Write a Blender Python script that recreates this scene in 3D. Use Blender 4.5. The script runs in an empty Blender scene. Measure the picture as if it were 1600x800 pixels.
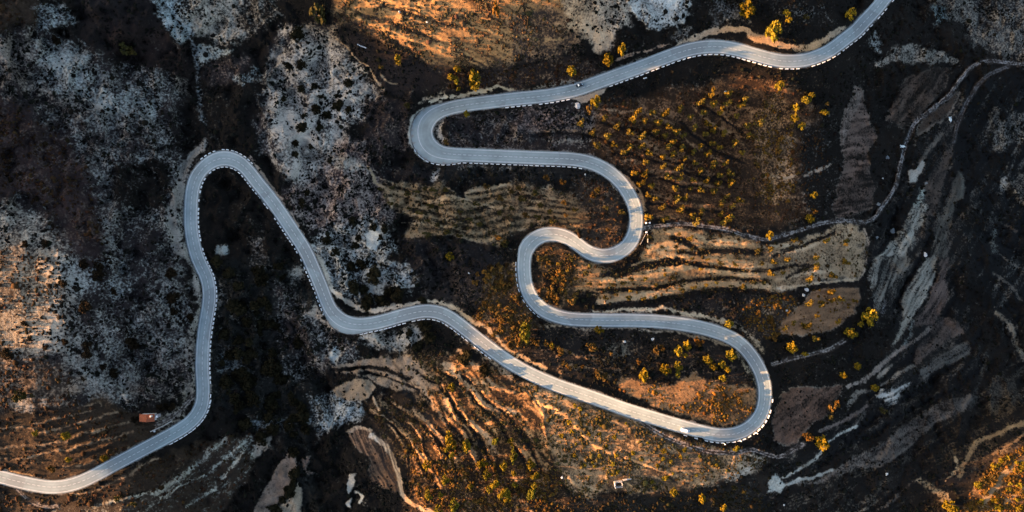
# Mountain road seen from straight above, low sun from the west.
SHADE_CREST = [0, 0, 0, 0, 0, -.6, -.6, -.6, 0, 1.2, 1.5, 1, 1]
SKY, SUN, EXPO = .07, 4.3, 3.0
import numpy as np, math
rng = np.random.default_rng(7)
# ------------------------------------------------------------------ image frame
# Layout coordinates are image pixels, traced by eye, on a 1600 x 800 image grid; MPP metres per pixel at height 0.
MPP, CAMZ = 0.36, 384.0
SUN_EL = math.radians(12.0)
TAN = math.tan(SUN_EL)
L0 = 4.0

def hash2(ix, iy, seed):
    h = (ix.astype(np.int64)*374761393 + iy.astype(np.int64)*668265263 + seed*1442695041) & 0xffffffff
    h = ((h ^ (h >> 13))*1274126177) & 0xffffffff
    h = h ^ (h >> 16)
    return (h & 0xffff)/65535.0
def vnoise(x, y, seed=0):
    x0 = np.floor(x); y0 = np.floor(y); fx = x-x0; fy = y-y0
    fx = fx*fx*fx*(fx*(fx*6-15)+10); fy = fy*fy*fy*(fy*(fy*6-15)+10)
    a = hash2(x0, y0, seed); b = hash2(x0+1, y0, seed); c = hash2(x0, y0+1, seed); d = hash2(x0+1, y0+1, seed)
    return (a+(b-a)*fx)*(1-fy) + (c+(d-c)*fx)*fy
def fbm(x, y, wl, seed=0, oct=4, gain=.5):
    s = 0; a = 1; t = 0
    for o in range(oct):
        r = o*0.7+seed
        xr = x*math.cos(r)-y*math.sin(r); yr = x*math.sin(r)+y*math.cos(r)
        s = s + a*(vnoise(xr/wl+17.3*o, yr/wl+9.1*o, seed*31+o)-.5); t += a*.29; a *= gain; wl *= .5
    return s/t            # roughly unit spread
def sstep(a, b, x):
    t = np.clip((x-a)/(b-a), 0, 1); return t*t*(3-2*t)

# ------------------------------------------------------------------ dense grid over the image
STEP = 1.3
gu = np.arange(-16, 1616.01, STEP); gv = np.arange(-16, 816.01, STEP)
NU, NV = len(gu), len(gv)
U, V = np.meshgrid(gu, gv)

# depth (m) below the sheet of light that grazes the ground to the west of each place ...
DG = np.array([
 [6,10,13,15,11,2,0,0,0,1,5,6,4,4,12,16,18],
 [8,12,16,20,15,9,3,1,2,4.5,4,2.4,-.3,3.2,12,16,18],
 [8,12,16,20,16,14,15,13,8,2.6,.5,.3,.2,2,10,14,16],
 [7,12,16,19,16,14,13,10,7,2.4,.4,.35,.4,2.4,8,13,16],
 [0,1.2,10,18,17,15,12,8,4,.3,0,0,.8,2.6,8,13,16],
 [0,0,8,17,17,14,9,4,.8,.8,.8,.7,1.2,1.8,8,14,15],
 [0,1,7,15,17,14,8,1.5,0,0,0,0,0,2,8,12,12],
 [0,.2,2,12,17,14,6,0,0,0,0,0,1.5,4,7,6,1],
 [0,0,0,7,15,13,5,0,0,0,1,2,3,6,5,1,0]], float)
# ... and how steeply (percent) the ground climbs out of that sheet
SG = np.array([
 [0,0,0,0,0,8,16,16,14,6,0,0,0,0,0,0,0],
 [0,0,0,0,0,1,5,8,8,4,1,4,22,4,0,0,0],
 [0,0,0,0,0,0,0,0,0,0,3,4,6,0,0,0,0],
 [0,0,0,0,0,0,0,0,0,2,4,4,5,0,0,0,0],
 [7,4,0,0,0,0,0,0,2,10,10,8,4,0,0,0,0],
 [9,7,0,0,0,0,0,4,8,3,2,3,3,0,0,0,0],
 [8,5,0,0,0,0,0,6,14,14,14,14,6,0,0,0,0],
 [9,12,8,0,0,0,4,12,16,16,14,10,0,0,0,6,16],
 [12,16,14,0,0,0,4,12,14,10,6,2,0,0,2,16,18]], float)
def cubic_w(t):
    return np.stack([-.5*t**3+t**2-.5*t, 1.5*t**3-2.5*t**2+1, -1.5*t**3+2*t**2+.5*t, .5*t**3-.5*t**2], 0)
def grid_interp(G, u, v):       # separable Catmull-Rom on the regular image grid (1-D u, 1-D v)
    def ax(n, c):
        c = np.clip(c/100., 0, n-1.0001); i = np.floor(c).astype(int); w = cubic_w(c-i)
        M = np.zeros((len(c), n))
        for k in range(4):
            np.add.at(M, (np.arange(len(c)), np.clip(i+k-1, 0, n-1)), w[k])
        return M
    return ax(G.shape[0], v) @ G @ ax(G.shape[1], u).T
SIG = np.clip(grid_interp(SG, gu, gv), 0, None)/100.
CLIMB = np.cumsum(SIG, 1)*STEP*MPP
def blur_v(A, sig):
    r = int(sig*3/STEP); k = np.exp(-.5*(np.arange(-r, r+1)*STEP/sig)**2); k /= k.sum(); P = np.pad(A, ((r, r), (0, 0)), mode='edge')
    return sum(k[n]*P[n:n+A.shape[0]] for n in range(2*r+1))
CLIMB = blur_v(CLIMB, 22)
Dm = np.clip(grid_interp(DG, gu, gv), -.3, None)
Dm = Dm+.7*fbm(U, V, 90, 3, 3)*sstep(.5, 6, Dm)
def height(D, u):
    k = (u-800)*MPP/CAMZ
    return (L0-D-TAN*k*CAMZ)/(1-TAN*k)
H = height(Dm-CLIMB, U)

# ------------------------------------------------------------------ the road
ROAD = [(1530,-150),(1495,-125),(1460,-95),(1430,-60),(1402,-28),(1387,-8),(1380,0),(1372.5,10),(1360,24),(1347.5,37),(1337.5,48),(1318,63),(1302.5,75),(1287,84),(1257.5,94),(1225,95.5),(1200,91),
(1175,84),(1150,77),(1125,73),(1100,73.5),(1075,78),(1050,86),(1025,95.5),(1000,105),(975,114),(950,123),(925,132),(900,140.5),(875,146),(850,150),(825,152.5),
(800,155),(775,158),(750,161),(725,164.5),(703,169),(684,176),(671,186),(664,199),(664,213),(669,225),(679,234),(692,239),(707,241),(725,242),(750,243),(775,244),
(800,245),(825,246),(850,247),(875,247.7),(900,249.5),(920,253.5),(938,260.5),(955,271),(970,285),(980,299),(988.5,315),(993,330),(994,345),(992,362),(986,377),(975,389),
(960,397.5),(943,400),(926,397),(912,389.5),(899,379),(885,370.5),(868,366),(852,366.5),(838,372),(828,380.5),(821.5,391),(819,407),(819,425),(821.5,445),(828,462),(838,475),
(851,486),(870,494),(888,498),(912,499.7),(950,500.5),(975,500.5),(1000,501),(1025,502),(1050,504.5),(1075,508),(1100,513),(1125,520.5),(1148,531),(1165,545),(1178,562),(1187,578),
(1193,595),(1195.5,612),(1194.5,628),(1191,643),(1183,657),(1171,668),(1156,676),(1138,679.5),(1120,679.5),(1100,675.5),(1075,669),(1050,662),(1025,654.5),(1000,647),(975,639),
(950,630),(925,621),(900,612.5),(875,604),(850,594),(825,582.5),(800,568.5),(775,551.5),(750,532.5),(725,512.5),(712,502.5),(699,494),(684,488),(665,486),(645,489),(620,495.5),
(596,502.5),(575,506.5),(556,507),(540,503.5),(527.5,496),(517.5,485),(510,470),(502.5,450),(495,432),(488,416),(481,400),(473,385),(460,365),(445,342.5),(430,320.5),(415,301),
(401,284),(390,269.5),(377.5,256.5),(363,249),(350,247),(337,249.5),(324.5,256.5),(314,266.5),(306,279),(301,295),(299,313),(298,340),(299,360),(302,378),(307,398),
(314,415),(321.5,430),(326,447),(327,465),(325,483),(321.5,503),(319,520),(317,540),(316,560),(316,580),(317,597),(317.5,612),(316.5,627),(312,641),(304,653),(292,664),
(275,675),(255,686),(235,696.5),(215,707),(195,717.5),(175,728),(155,739),(135,749),(115,756.5),(95,760.5),(75,761),(55,758),(35,754),(15,749),(-5,744),(-60,734),(-120,738),(-200,744)]
def catmull(P, n=14):
    P = np.array(P, float); Q = np.vstack([2*P[0]-P[1], P, 2*P[-1]-P[-2]]); out = []
    for i in range(1, len(Q)-2):
        t = np.linspace(0, 1, n, endpoint=False)[:, None]
        a, b, c, d = Q[i-1], Q[i], Q[i+1], Q[i+2]
        out.append(.5*((2*b)+(-a+c)*t+(2*a-5*b+4*c-d)*t**2+(-a+3*b-3*c+d)*t**3))
    out.append(P[-1:]); return np.vstack(out)
def resample(C, ds):
    seg = np.hypot(*np.diff(C, axis=0).T); s = np.r_[0, np.cumsum(seg)]
    t = np.arange(0, s[-1], ds)
    return np.c_[np.interp(t, s, C[:, 0]), np.interp(t, s, C[:, 1])], t
def smooth1(a, sig):
    r = int(sig*3)+1; k = np.exp(-.5*(np.arange(-r, r+1)/sig)**2); k /= k.sum()
    return np.convolve(np.pad(a, r, mode='edge'), k, 'valid')
RP, RS = resample(catmull(ROAD), 1.0)
RP = np.c_[smooth1(RP[:, 0], 5), smooth1(RP[:, 1], 5)]
RT = np.gradient(RP, axis=0); RT /= np.hypot(RT[:, 0], RT[:, 1])[:, None]
RN = np.c_[-RT[:, 1], RT[:, 0]]       # image v points down, so this is the right-hand side of travel
ang = np.unwrap(np.arctan2(RT[:, 1], RT[:, 0])); CURV = np.abs(smooth1(np.gradient(ang), 8))
HW = 8.6 + 2.2*sstep(.012, .035, CURV)  # half width to the edge line, image pixels
def bil(A, u, v):
    x = np.clip((np.asarray(u, float)-gu[0])/STEP, 0, NU-1.001); y = np.clip((np.asarray(v, float)-gv[0])/STEP, 0, NV-1.001)
    i = x.astype(int); j = y.astype(int); fx = x-i; fy = y-j
    return (A[j, i]*(1-fx)+A[j, i+1]*fx)*(1-fy)+(A[j+1, i]*(1-fx)+A[j+1, i+1]*fx)*fy
RZ = smooth1(bil(H, RP[:, 0], RP[:, 1]), 32)
# gradient-limited profile
def dist_path(P, vals, win):
    """nearest distance to a path for every grid node inside win, plus index of nearest sample"""
    d = np.full(U.shape, 1e3); idx = np.zeros(U.shape, np.int32)
    for n in range(0, len(P)):
        u0, v0 = P[n]
        i0 = max(0, int((u0-win-gu[0])/STEP)); i1 = min(NU, int((u0+win-gu[0])/STEP)+1)
        j0 = max(0, int((v0-win-gv[0])/STEP)); j1 = min(NV, int((v0+win-gv[0])/STEP)+1)
        if i0 >= i1 or j0 >= j1: continue
        dd = np.hypot(gu[None, i0:i1]-u0, gv[j0:j1, None]-v0)
        s = d[j0:j1, i0:i1]; m = dd < s
        s[m] = dd[m]; idx[j0:j1, i0:i1][m] = n
    return d, idx
DR, IR = dist_path(RP[::2], None, 62); IR = np.clip(IR*2, 0, len(RP)-1)
SIDE = (U-RP[IR, 0])*RN[IR, 0]+(V-RP[IR, 1])*RN[IR, 1]
# extra paved width outside the upper hairpin and at one lay-by
XR = np.zeros(len(RP))
def near(u, v): return int(np.argmin((RP[:, 0]-u)**2+(RP[:, 1]-v)**2))
def seg(a, b):
    i, j = near(*a), near(*b); return (min(i, j), max(i, j))
a, b = seg((690,172),(720,242)); n = np.arange(a, b); XR[a:b] = 9*np.sin(np.pi*np.clip((n-a)/(b-a), 0, 1))**.7
a, b = seg((515,478),(575,506)); XL = np.zeros(len(RP)); n = np.arange(a, b); XL[a:b] = 6*np.sin(np.pi*(n-a)/(b-a))
XR = smooth1(XR, 4); XL = smooth1(XL, 4)
EDGE = HW[IR]+2.2+np.where(SIDE > 0, XR[IR], XL[IR])
# ------------------------------------------------------------------ dirt tracks (paths in image pixels)
TRACKS = {
 'farm': ([(1004,356),(1012,355),(1037,351.5),(1070,350),(1100,353.5),(1137,359),(1162,367),(1195,374),(1215,370),(1250,360),(1275,351.5),(1300,346.5),(1325,345),(1350,347),(1366,340),(1377,325),(1390,307),(1400,287),(1405,265),(1410,245),(1415,227),(1424,203),(1431,191),(1447,177),(1467,162),(1485,145),(1500,125),(1515,107),(1532,97.5),(1550,95),(1575,98),(1600,101),(1640,106)], 2.9),
 'lower': ([(985,647),(997,655),(1020,671),(1050,687),(1087,700),(1112,706),(1150,707),(1175,703),(1205,712),(1220,713),(1240,702),(1255,694)], 3.4),
 'field': ([(22,760),(30,767),(42,779),(55,787),(72,792),(90,790)], 2.6),
 'spur': ([(1207,569),(1225,564),(1260,555),(1292,547),(1320,532)], 3.0),
 'house': ([(312,612),(300,622),(287,636),(272,650),(258,658),(246,662)], 3.2),
 'valley': ([(1575,104),(1560,110),(1545,117),(1533,127),(1522,142),(1513,156),(1505,172),(1496,196),(1490,222)], 3.0),
}
TRK = {}
for k, (P, w) in TRACKS.items():
    C, _ = resample(catmull(P), 1.2); TRK[k] = (C, w)

# ------------------------------------------------------------------ ground cover zones
DARK = (.0066, .0049, .0036); BROWN = (.030, .018, .014); ROCK = (.36, .35, .34)
R_ = np.full(U.shape, .045); PALE = np.empty(U.shape+(3,)); PALE[:] = (.16, .15, .14)
DK = np.empty(U.shape+(3,)); DK[:] = DARK
TD = np.full(U.shape, .6)                 # scrub tuft density
TC = np.empty(U.shape+(3,)); TC[:] = (.0065, .006, .0042)
STRK = np.zeros(U.shape); DZ = np.zeros(U.shape)                    # small relief, metres
# (organic warp of every outline)
W1u = 5*fbm(U, V, 38, 11, 4); W1v = 5*fbm(U, V, 38, 12, 4)
JN = fbm(U, V, 16, 13, 4); JF = fbm(U, V, 6, 14, 2)
def streak(ang, seed, l=60, w=5):
    c, s = math.cos(math.radians(ang)), math.sin(math.radians(ang))
    return lambda u, v: .6*fbm((u*c+v*s)/l, (-u*s+v*c)/w, 1, seed, 2)+.4*fbm((u*c+v*s)/l*2, (-u*s+v*c)/w*2.2, 1, seed+5, 2)
def zone(P, R=None, pale=None, dark=None, f=3, j=3, w=None, ang=None, amp=.25, td=None, tc=None, dz=0, k=1.0, warp=1, l=60, sw=5):
    P = np.array(P, float); closed = w is None
    if not closed: P = catmull(P, 6)
    m = 14+f+j+(0 if closed else w)
    i0 = max(0, int((P[:, 0].min()-m-gu[0])/STEP)); i1 = min(NU, int((P[:, 0].max()+m-gu[0])/STEP)+1)
    j0 = max(0, int((P[:, 1].min()-m-gv[0])/STEP)); j1 = min(NV, int((P[:, 1].max()+m-gv[0])/STEP)+1)
    if i0 >= i1 or j0 >= j1: return
    S = (slice(j0, j1), slice(i0, i1))
    u = U[S]+warp*W1u[S]*.8; v = V[S]+warp*W1v[S]*.8
    A = P if closed else P[:-1]; B = np.roll(P, -1, 0) if closed else P[1:]
    d2 = np.full(u.shape, 1e9); ins = np.zeros(u.shape, bool)
    for (ax, ay), (bx, by) in zip(A, B):
        ex, ey = bx-ax, by-ay; L = ex*ex+ey*ey+1e-9
        t = np.clip(((u-ax)*ex+(v-ay)*ey)/L, 0, 1)
        np.minimum(d2, (u-ax-t*ex)**2+(v-ay-t*ey)**2, out=d2)
        if closed and ay != by:
            c = ((ay > v) != (by > v)) & (u < (bx-ax)*(v-ay)/(by-ay)+ax); ins ^= c
    sd = np.sqrt(d2)
    sd = np.where(ins, -sd, sd) if closed else sd-w/2*(1+.35*JN[S])
    sd = sd+j*(JN[S]*.6+JF[S]*.5)
    q = (1-sstep(-f, f, sd))*k
    if ang is not None:
        st = streak(ang, int(abs(P[0, 0]))%97, l, sw)(u, v)*amp
    else: st = 0
    if R is not None: R_[S] = R_[S]*(1-q)+np.clip(R+st, .01, .97)*q
    if ang is not None: STRK[S] = STRK[S]*(1-q)+st*q
    for arr, c in ((PALE, pale), (DK, dark), (TC, tc)):
        if c is not None: arr[S] = arr[S]*(1-q[..., None])+np.array(c)*q[..., None]
    if td is not None: TD[S] = TD[S]*(1-q)+td*q
    if dz: DZ[S] += dz*q
BT = (.030, .0155, .007); GT = (.088, .043, .008)      # brown and golden scrub
# west mountainside
zone([(-60,20),(60,40),(120,80),(200,95),(250,95),(292,140),(275,200),(300,250),(285,400),(305,600),(200,640),(-60,640)], .38, (.27,.27,.28), (.016,.012,.011), f=18, j=14, td=.7)
zone([(-60,60),(60,50),(130,95),(160,160),(110,180),(60,170),(-60,160)], .52, (.25,.22,.21), f=14, j=12)
zone([(60,60),(130,70),(150,130),(240,150),(250,185),(170,180),(120,150),(60,130)], .56, (.3,.32,.34), f=12, j=12)
zone([(-60,150),(20,160),(60,190),(110,215),(140,290),(165,380),(150,420),(110,400),(80,340),(60,320),(30,305),(-60,310)], .2, (.12,.095,.088), (.026,.016,.014), f=14, j=10, tc=BT, td=.9)
zone([(90,-50),(205,-50),(255,50),(292,95),(290,135),(250,90),(160,95),(130,60),(125,30)], .05, dark=(.012,.009,.008), f=8, j=8)
zone([(-60,-60),(70,-60),(55,30),(20,45),(-60,60)], .18, (.13,.1,.09), (.03,.019,.012), f=12, j=8, tc=BT)
zone([(60,0),(100,5),(112,40),(70,50),(55,20)], .5, (.3,.33,.36), f=6, j=6)
zone([(150,20),(290,60),(300,130),(230,95),(170,90)], .05, dark=(.016,.010,.008), f=12, j=10)
zone([(165,255),(215,250),(260,245),(270,290),(255,330),(230,345),(180,320)], .06, dark=DARK, f=8, j=8)
zone([(290,120),(330,120),(365,140),(410,135),(410,235),(375,245),(330,238),(290,250),(270,225),(300,190)], .08, dark=DARK, f=9, j=9)
zone([(225,-20),(290,-20),(300,20),(303,55),(278,70),(262,50),(245,25)], .66, (.28,.33,.37), f=5, j=5, ang=50, amp=.2)
zone([(285,-30),(430,-30),(440,25),(415,45),(390,62),(335,72),(308,50),(295,15)], .62, (.40,.36,.33), f=7, j=6, td=.5)
zone([(308,72),(362,78),(355,88),(315,102)], .72, (.34,.37,.38), f=4, j=4)
zone([(320,100),(400,85),(385,120),(330,135)], .25, (.24,.18,.16), (.02,.014,.012), f=8, j=6)
zone([(365,120),(405,105),(410,125),(380,135)], .6, (.33,.37,.4), f=5, j=5)
zone([(265,110),(290,120),(300,145),(280,150)], .5, (.25,.21,.19), f=5, j=5)
zone([(302,50),(308,90),(315,140),(318,180),(325,195)], .5, (.22,.24,.27), w=7, f=3, j=3)
zone([(440,42),(478,40),(522,44),(560,95),(590,140),(600,175),(575,185),(545,205),(560,255),(500,270),(470,300),(432,262),(402,205),(418,130),(424,80)], .66, (.37,.34,.33), (.020,.015,.014), f=9, j=8, td=.55)
zone([(398,130),(420,190),(440,250),(410,245),(400,200)], .35, (.28,.27,.28), f=8, j=8)
zone([(440,290),(475,290),(540,215),(575,215),(590,270),(620,335),(600,350),(560,360),(490,362),(455,330)], .42, (.29,.235,.225), (.018,.012,.012), f=10, j=8, td=.8)
zone([(515,240),(560,250),(570,270),(520,262)], .62, (.38,.35,.33), f=6, j=6)
zone([(485,380),(510,352),(545,352),(575,340),(612,355),(628,385),(600,410),(560,425),(510,440),(496,410)], .55, (.36,.36,.37), f=8, j=7, td=.7)
zone([(575,362),(588,352),(600,362),(597,380),(578,395),(572,382)], .95, (.36,.38,.4), f=3, j=4, td=.1)
zone([(575,405),(640,402),(662,425),(640,450),(600,455),(585,470),(550,470),(520,455),(510,425)], .52, (.33,.35,.38), f=9, j=8)
zone([(580,445),(600,445),(592,462),(577,462)], .9, (.36,.38,.4), f=3, j=3)
zone([(-60,305),(20,312),(50,330),(70,350),(105,400),(125,430),(100,500),(85,545),(30,560),(-60,600)], .72, (.37,.34,.325), (.024,.017,.014), f=14, j=10, td=.6)
zone([(-60,395),(60,400),(85,440),(70,500),(50,540),(-60,545)], .72, (.31,.27,.235), (.045,.029,.018), f=22, j=10, td=.4, tc=BT)
zone([(-60,550),(60,560),(130,600),(110,640),(-60,650)], .45, (.27,.21,.18), (.026,.017,.012), f=14, j=10, tc=BT)
zone([(88,408),(190,405),(205,445),(175,470),(130,460),(95,440)], .6, (.32,.34,.37), f=9, j=9)
zone([(20,615),(48,620),(50,645),(20,648)], .7, (.36,.33,.32), f=5, j=5)
zone([(55,620),(70,620),(76,640),(66,640)], .8, (.36,.33,.32), f=3, j=4)
zone([(190,330),(250,330),(265,380),(220,400),(180,390)], .4, (.27,.27,.28), f=10, j=10)
zone([(250,345),(285,330),(285,390),(255,385)], .45, (.28,.28,.28), f=8, j=8)
zone([(200,600),(290,560),(300,600),(280,625),(210,640)], .42, (.25,.22,.21), f=10, j=8)
# right of the west bend: dark gully with pale scars
zone([(318,410),(470,400),(490,450),(505,520),(500,600),(480,690),(500,800),(440,800),(470,700),(400,650),(330,640),(325,520)], .07, dark=(.009,.0085,.007), f=14, j=10, td=1.1)
zone([(338,385),(358,384),(360,400),(345,402),(337,395)], .9, (.25,.29,.32), f=4, j=5, td=.1)
zone([(352,465),(362,480),(365,503),(358,500)], .8, (.2,.22,.24), f=4, j=4)
zone([(340,545),(375,550),(385,585),(345,580)], .42, (.22,.25,.28), f=8, j=8)
zone([(395,345),(410,395),(425,420),(400,420),(385,380)], .25, (.22,.2,.2), f=8, j=8)
zone([(430,440),(500,500),(520,530),(560,535),(560,560),(500,580),(460,560),(430,540)], .42, (.28,.26,.26), (.016,.012,.011), f=12, j=10)
zone([(440,545),(480,560),(470,600),(440,590)], .45, (.27,.26,.27), f=8, j=8)
zone([(480,620),(520,610),(565,625),(585,640),(560,658),(520,668),(503,682),(482,660)], .6, (.3,.32,.35), f=5, j=6)
zone([(390,655),(460,652),(462,668),(400,678)], .35, (.25,.29,.33), f=6, j=6)
zone([(448,422),(470,410),(475,435),(455,442)], .8, (.28,.27,.26), f=5, j=5)
zone([(565,528),(640,508),(668,522),(640,538),(620,548),(580,545)], .75, (.33,.31,.3), f=6, j=6, td=.4)
zone([(520,538),(532,545),(527,565),(515,560)], .9, (.33,.36,.39), f=4, j=4)
zone([(545,740),(556,738),(552,762),(545,775),(540,765)], .97, (.35,.32,.30), f=1.5, j=2, td=0)
zone([(540,786),(550,780),(552,792),(543,795)], .97, (.34,.31,.29), f=1.5, j=2, td=0)
zone([(556,770),(566,776),(563,785)], .9, (.4,.38,.36), w=4, f=1.5, j=2, td=0)
# dry hill in the sun, north
zone([(510,-30),(890,-30),(895,20),(880,60),(830,78),(800,95),(745,108),(690,112),(655,98),(620,72),(560,45),(520,35)], .74, (.28,.185,.11), (.05,.031,.018), f=8, j=6, ang=24, amp=.35, td=.8, tc=(.05,.032,.016), l=90, sw=7)
zone([(520,-30),(690,-30),(720,20),(640,40),(560,30),(522,15)], .85, (.31,.21,.125), (.06,.04,.022), f=8, j=6, ang=24, amp=.2, td=.6, tc=(.05,.032,.016))
for P in ([(525,25),(570,42),(620,65),(660,98),(690,118)], [(560,20),(620,40),(680,62),(720,80),(760,102)], [(600,10),(660,28),(720,40)]):
    zone(P, .18, dark=(.03,.02,.015), w=6, f=3, j=3, dz=-.7, td=1.2)  # dark streaks painted where the terrace shadows run
for P in ([(600,0),(640,10),(690,27),(720,35),(770,50)], [(560,28),(620,52),(690,80)], [(690,68),(730,85),(760,100)]):
    zone(P, .95, (.36,.25,.15), w=4, f=2, j=2, dz=.35, td=.2)
zone([(800,20),(885,10),(905,40),(905,80),(850,95),(800,92)], .4, (.27,.19,.14), (.03,.02,.015), f=8, j=8, ang=10, amp=.2)
zone([(800,50),(840,58),(880,60)], .8, (.36,.26,.17), w=5, f=3, j=3)
zone([(690,115),(760,108),(880,90),(930,95),(930,125),(860,135),(790,135),(700,140)], .14, (.22,.16,.13), (.02,.013,.010), f=8, j=8, tc=BT)
zone([(875,-30),(962,-30),(985,15),(985,42),(958,52),(955,75),(932,82),(908,58),(885,32)], .7, (.40,.33,.28), (.03,.022,.018), f=6, j=6, td=.5)
zone([(920,40),(950,38),(953,70),(930,78)], .85, (.40,.31,.24), f=4, j=4, td=.3)
zone([(980,-30),(1082,-30),(1083,12),(1070,38),(1045,44),(1022,48),(1005,40),(985,22)], .72, (.38,.39,.41), (.02,.02,.02), f=3, j=5, td=.3, dz=1.5)
zone([(1082,-30),(1110,-30),(1110,40),(1080,45)], .04, dark=DARK, f=3, j=4)
zone([(1045,60),(1075,40),(1085,45),(1060,68)], .5, (.26,.25,.25), f=3, j=4)
zone([(1110,0),(1180,5),(1175,40),(1110,40)], .22, (.2,.2,.21), f=10, j=8)
zone([(1210,15),(1290,10),(1300,40),(1220,45)], .16, (.2,.2,.21), f=10, j=8)
zone([(530,50),(570,60),(640,80),(690,120),(680,140),(640,150),(600,140),(560,95)], .05, dark=(.016,.011,.009), f=8, j=6)
for P in ([(525,60),(542,74),(560,91),(575,107),(588,124),(597,135)], [(595,115),(605,125),(620,131)], [(598,150),(612,160)]):
    zone(P, .9, (.34,.24,.17), w=3.4, f=1.6, j=2, td=.1)
zone([(570,150),(640,150),(650,210),(640,240),(580,260),(575,210)], .14, (.2,.15,.13), (.02,.014,.012), f=9, j=8)
zone([(575,260),(690,260),(700,285),(600,285)], .08, dark=(.012,.009,.008), f=6, j=5)
zone([(640,255),(960,262),(960,285),(760,282),(700,280)], .08, dark=(.010,.009,.008), f=6, j=5)
# inside the upper bends
zone([(690,182),(830,165),(935,155),(930,240),(700,232)], .14, (.2,.18,.18), (.016,.012,.011), f=7, j=6)
zone([(800,170),(870,165),(900,190),(850,205),(800,200)], .3, (.2,.15,.145), f=8, j=8)
zone([(790,215),(840,222),(900,220),(960,215)], .5, (.16,.15,.145), w=4, f=3, j=3)
zone([(900,180),(960,188),(1000,195)], .5, (.15,.13,.12), w=4, f=3, j=3)
# tan terraces, centre left
TAN_ = (.20,.138,.086)
zone([(572,262),(585,286),(612,291),(660,286),(690,286),(706,298),(722,310),(732,312),(728,302),(742,292),(800,286),(860,294),(900,310),(920,334),(910,352),(880,352),(840,354),(805,362),(780,388),(755,378),(720,372),(690,368),(655,372),(634,372),(640,355),(655,345),(622,335),(604,322),(598,305)], .68, TAN_, (.026,.019,.010), f=4, j=4, ang=12, amp=.3, td=.35, tc=(.03,.022,.009), l=70, sw=9)
for P, w in (([(645,330),(680,308),(705,306),(735,318),(770,330),(800,345)], 6), ([(735,303),(760,300),(790,300)], 4), ([(640,378),(690,372),(735,380),(780,400)], 7), ([(700,345),(740,350),(790,365)], 4)):
    zone(P, .1, dark=(.012,.010,.009), w=w, f=2.5, j=3, dz=-.5, td=1)
for P in ([(572,262),(585,286),(605,300),(612,325)], [(655,318),(690,309),(712,310),(740,316),(770,326)], [(640,340),(670,318),(700,312)], [(730,300),(760,293),(800,290)]):
    zone(P, .97, (.34,.25,.17), w=4, f=2, j=2, td=.1, dz=.3)
zone([(635,375),(760,385),(800,420),(790,450),(700,460),(650,430),(630,400)], .06, (.15,.12,.11), (.013,.010,.009), f=8, j=7)
zone([(660,430),(760,430),(790,480),(720,490),(660,465)], .12, (.15,.12,.11), (.016,.012,.010), f=9, j=8)
zone([(760,420),(815,400),(815,470),(850,510),(800,560),(740,500)], .22, (.3,.2,.13), (.03,.018,.010), f=8, j=7, td=1.6, tc=(.055,.030,.008))
# terraces with trees inside and right of the bends
zone([(830,290),(900,308),(925,340),(905,358),(880,362),(830,350),(800,330),(800,295)], .55, (.21,.14,.09), (.035,.022,.012), f=5, j=5, tc=(.03,.02,.009), td=.5)
zone([(900,270),(960,290),(975,330),(970,380),(930,395),(900,370),(925,340),(900,305)], .14, (.22,.16,.12), (.02,.014,.010), f=6, j=6, tc=BT)
zone([(930,165),(1130,125),(1210,120),(1265,150),(1295,250),(1275,330),(1200,362),(1100,348),(1018,345),(1008,300),(975,255),(930,240)], .3, (.17,.10,.062), (.028,.0145,.0075), f=9, j=7, ang=10, amp=.3, td=.5, tc=BT, l=80, sw=12)
for P in ([(1085,170),(1110,190),(1140,208),(1160,225)], [(1060,208),(1075,222),(1095,232)], [(1110,240),(1130,252)], [(955,242),(985,250),(1010,254)], [(1130,172),(1145,195),(1180,205)], [(1020,280),(1080,284),(1130,290)], [(1010,268),(1060,268)], [(1015,305),(1080,318),(1120,318)], [(1000,215),(1030,232)], [(950,170),(1010,178),(1050,195)], [(1130,300),(1160,312)], [(1030,340),(1070,343)]):
    zone(P, .8, (.25,.16,.105), w=3.5, f=2, j=2.5, td=.2, dz=.35)
zone([(1170,205),(1195,160),(1215,140),(1240,180),(1245,290),(1215,330),(1185,320),(1195,270)], .34, (.34,.225,.15), (.022,.012,.006), f=8, j=8, td=.7, tc=GT)
zone([(1245,200),(1300,190),(1310,330),(1270,345),(1250,300)], .08, (.18,.17,.17), DARK, f=8, j=7)
zone([(1200,275),(1235,278),(1260,272),(1295,258)], .9, (.24,.19,.16), w=3, f=1.6, j=2)
zone([(835,398),(872,384),(900,400),(930,416),(965,424),(990,412),(1012,388),(1022,362),(1062,358),(1140,366),(1200,384),(1260,368),(1300,354),(1342,350),(1354,370),(1353,410),(1346,435),(1285,440),(1220,456),(1150,450),(1060,462),(1000,472),(938,476),(930,462),(890,455),(858,435),(840,420)], .72, (.255,.185,.127), (.045,.03,.018), f=4, j=4, ang=4, amp=.12, td=.3, tc=(.04,.026,.010), l=90, sw=8)
zone([(838,395),(868,384),(900,402),(900,470),(870,482),(842,455)], .25, (.25,.16,.1), (.03,.019,.010), f=7, j=6, td=1.3, tc=(.045,.026,.008))
zone([(850,425),(866,418),(880,470),(868,475),(855,450)], .04, dark=DARK, f=4, j=4)
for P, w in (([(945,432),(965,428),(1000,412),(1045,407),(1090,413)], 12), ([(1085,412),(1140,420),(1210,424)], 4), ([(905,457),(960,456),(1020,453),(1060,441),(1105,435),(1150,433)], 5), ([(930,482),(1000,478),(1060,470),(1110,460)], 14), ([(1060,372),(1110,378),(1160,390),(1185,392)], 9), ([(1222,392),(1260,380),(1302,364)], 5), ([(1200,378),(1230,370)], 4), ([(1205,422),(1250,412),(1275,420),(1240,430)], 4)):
    zone(P, .05, dark=(.011,.009,.008), w=w, f=2.5, j=3, dz=-.6, td=1)
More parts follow.
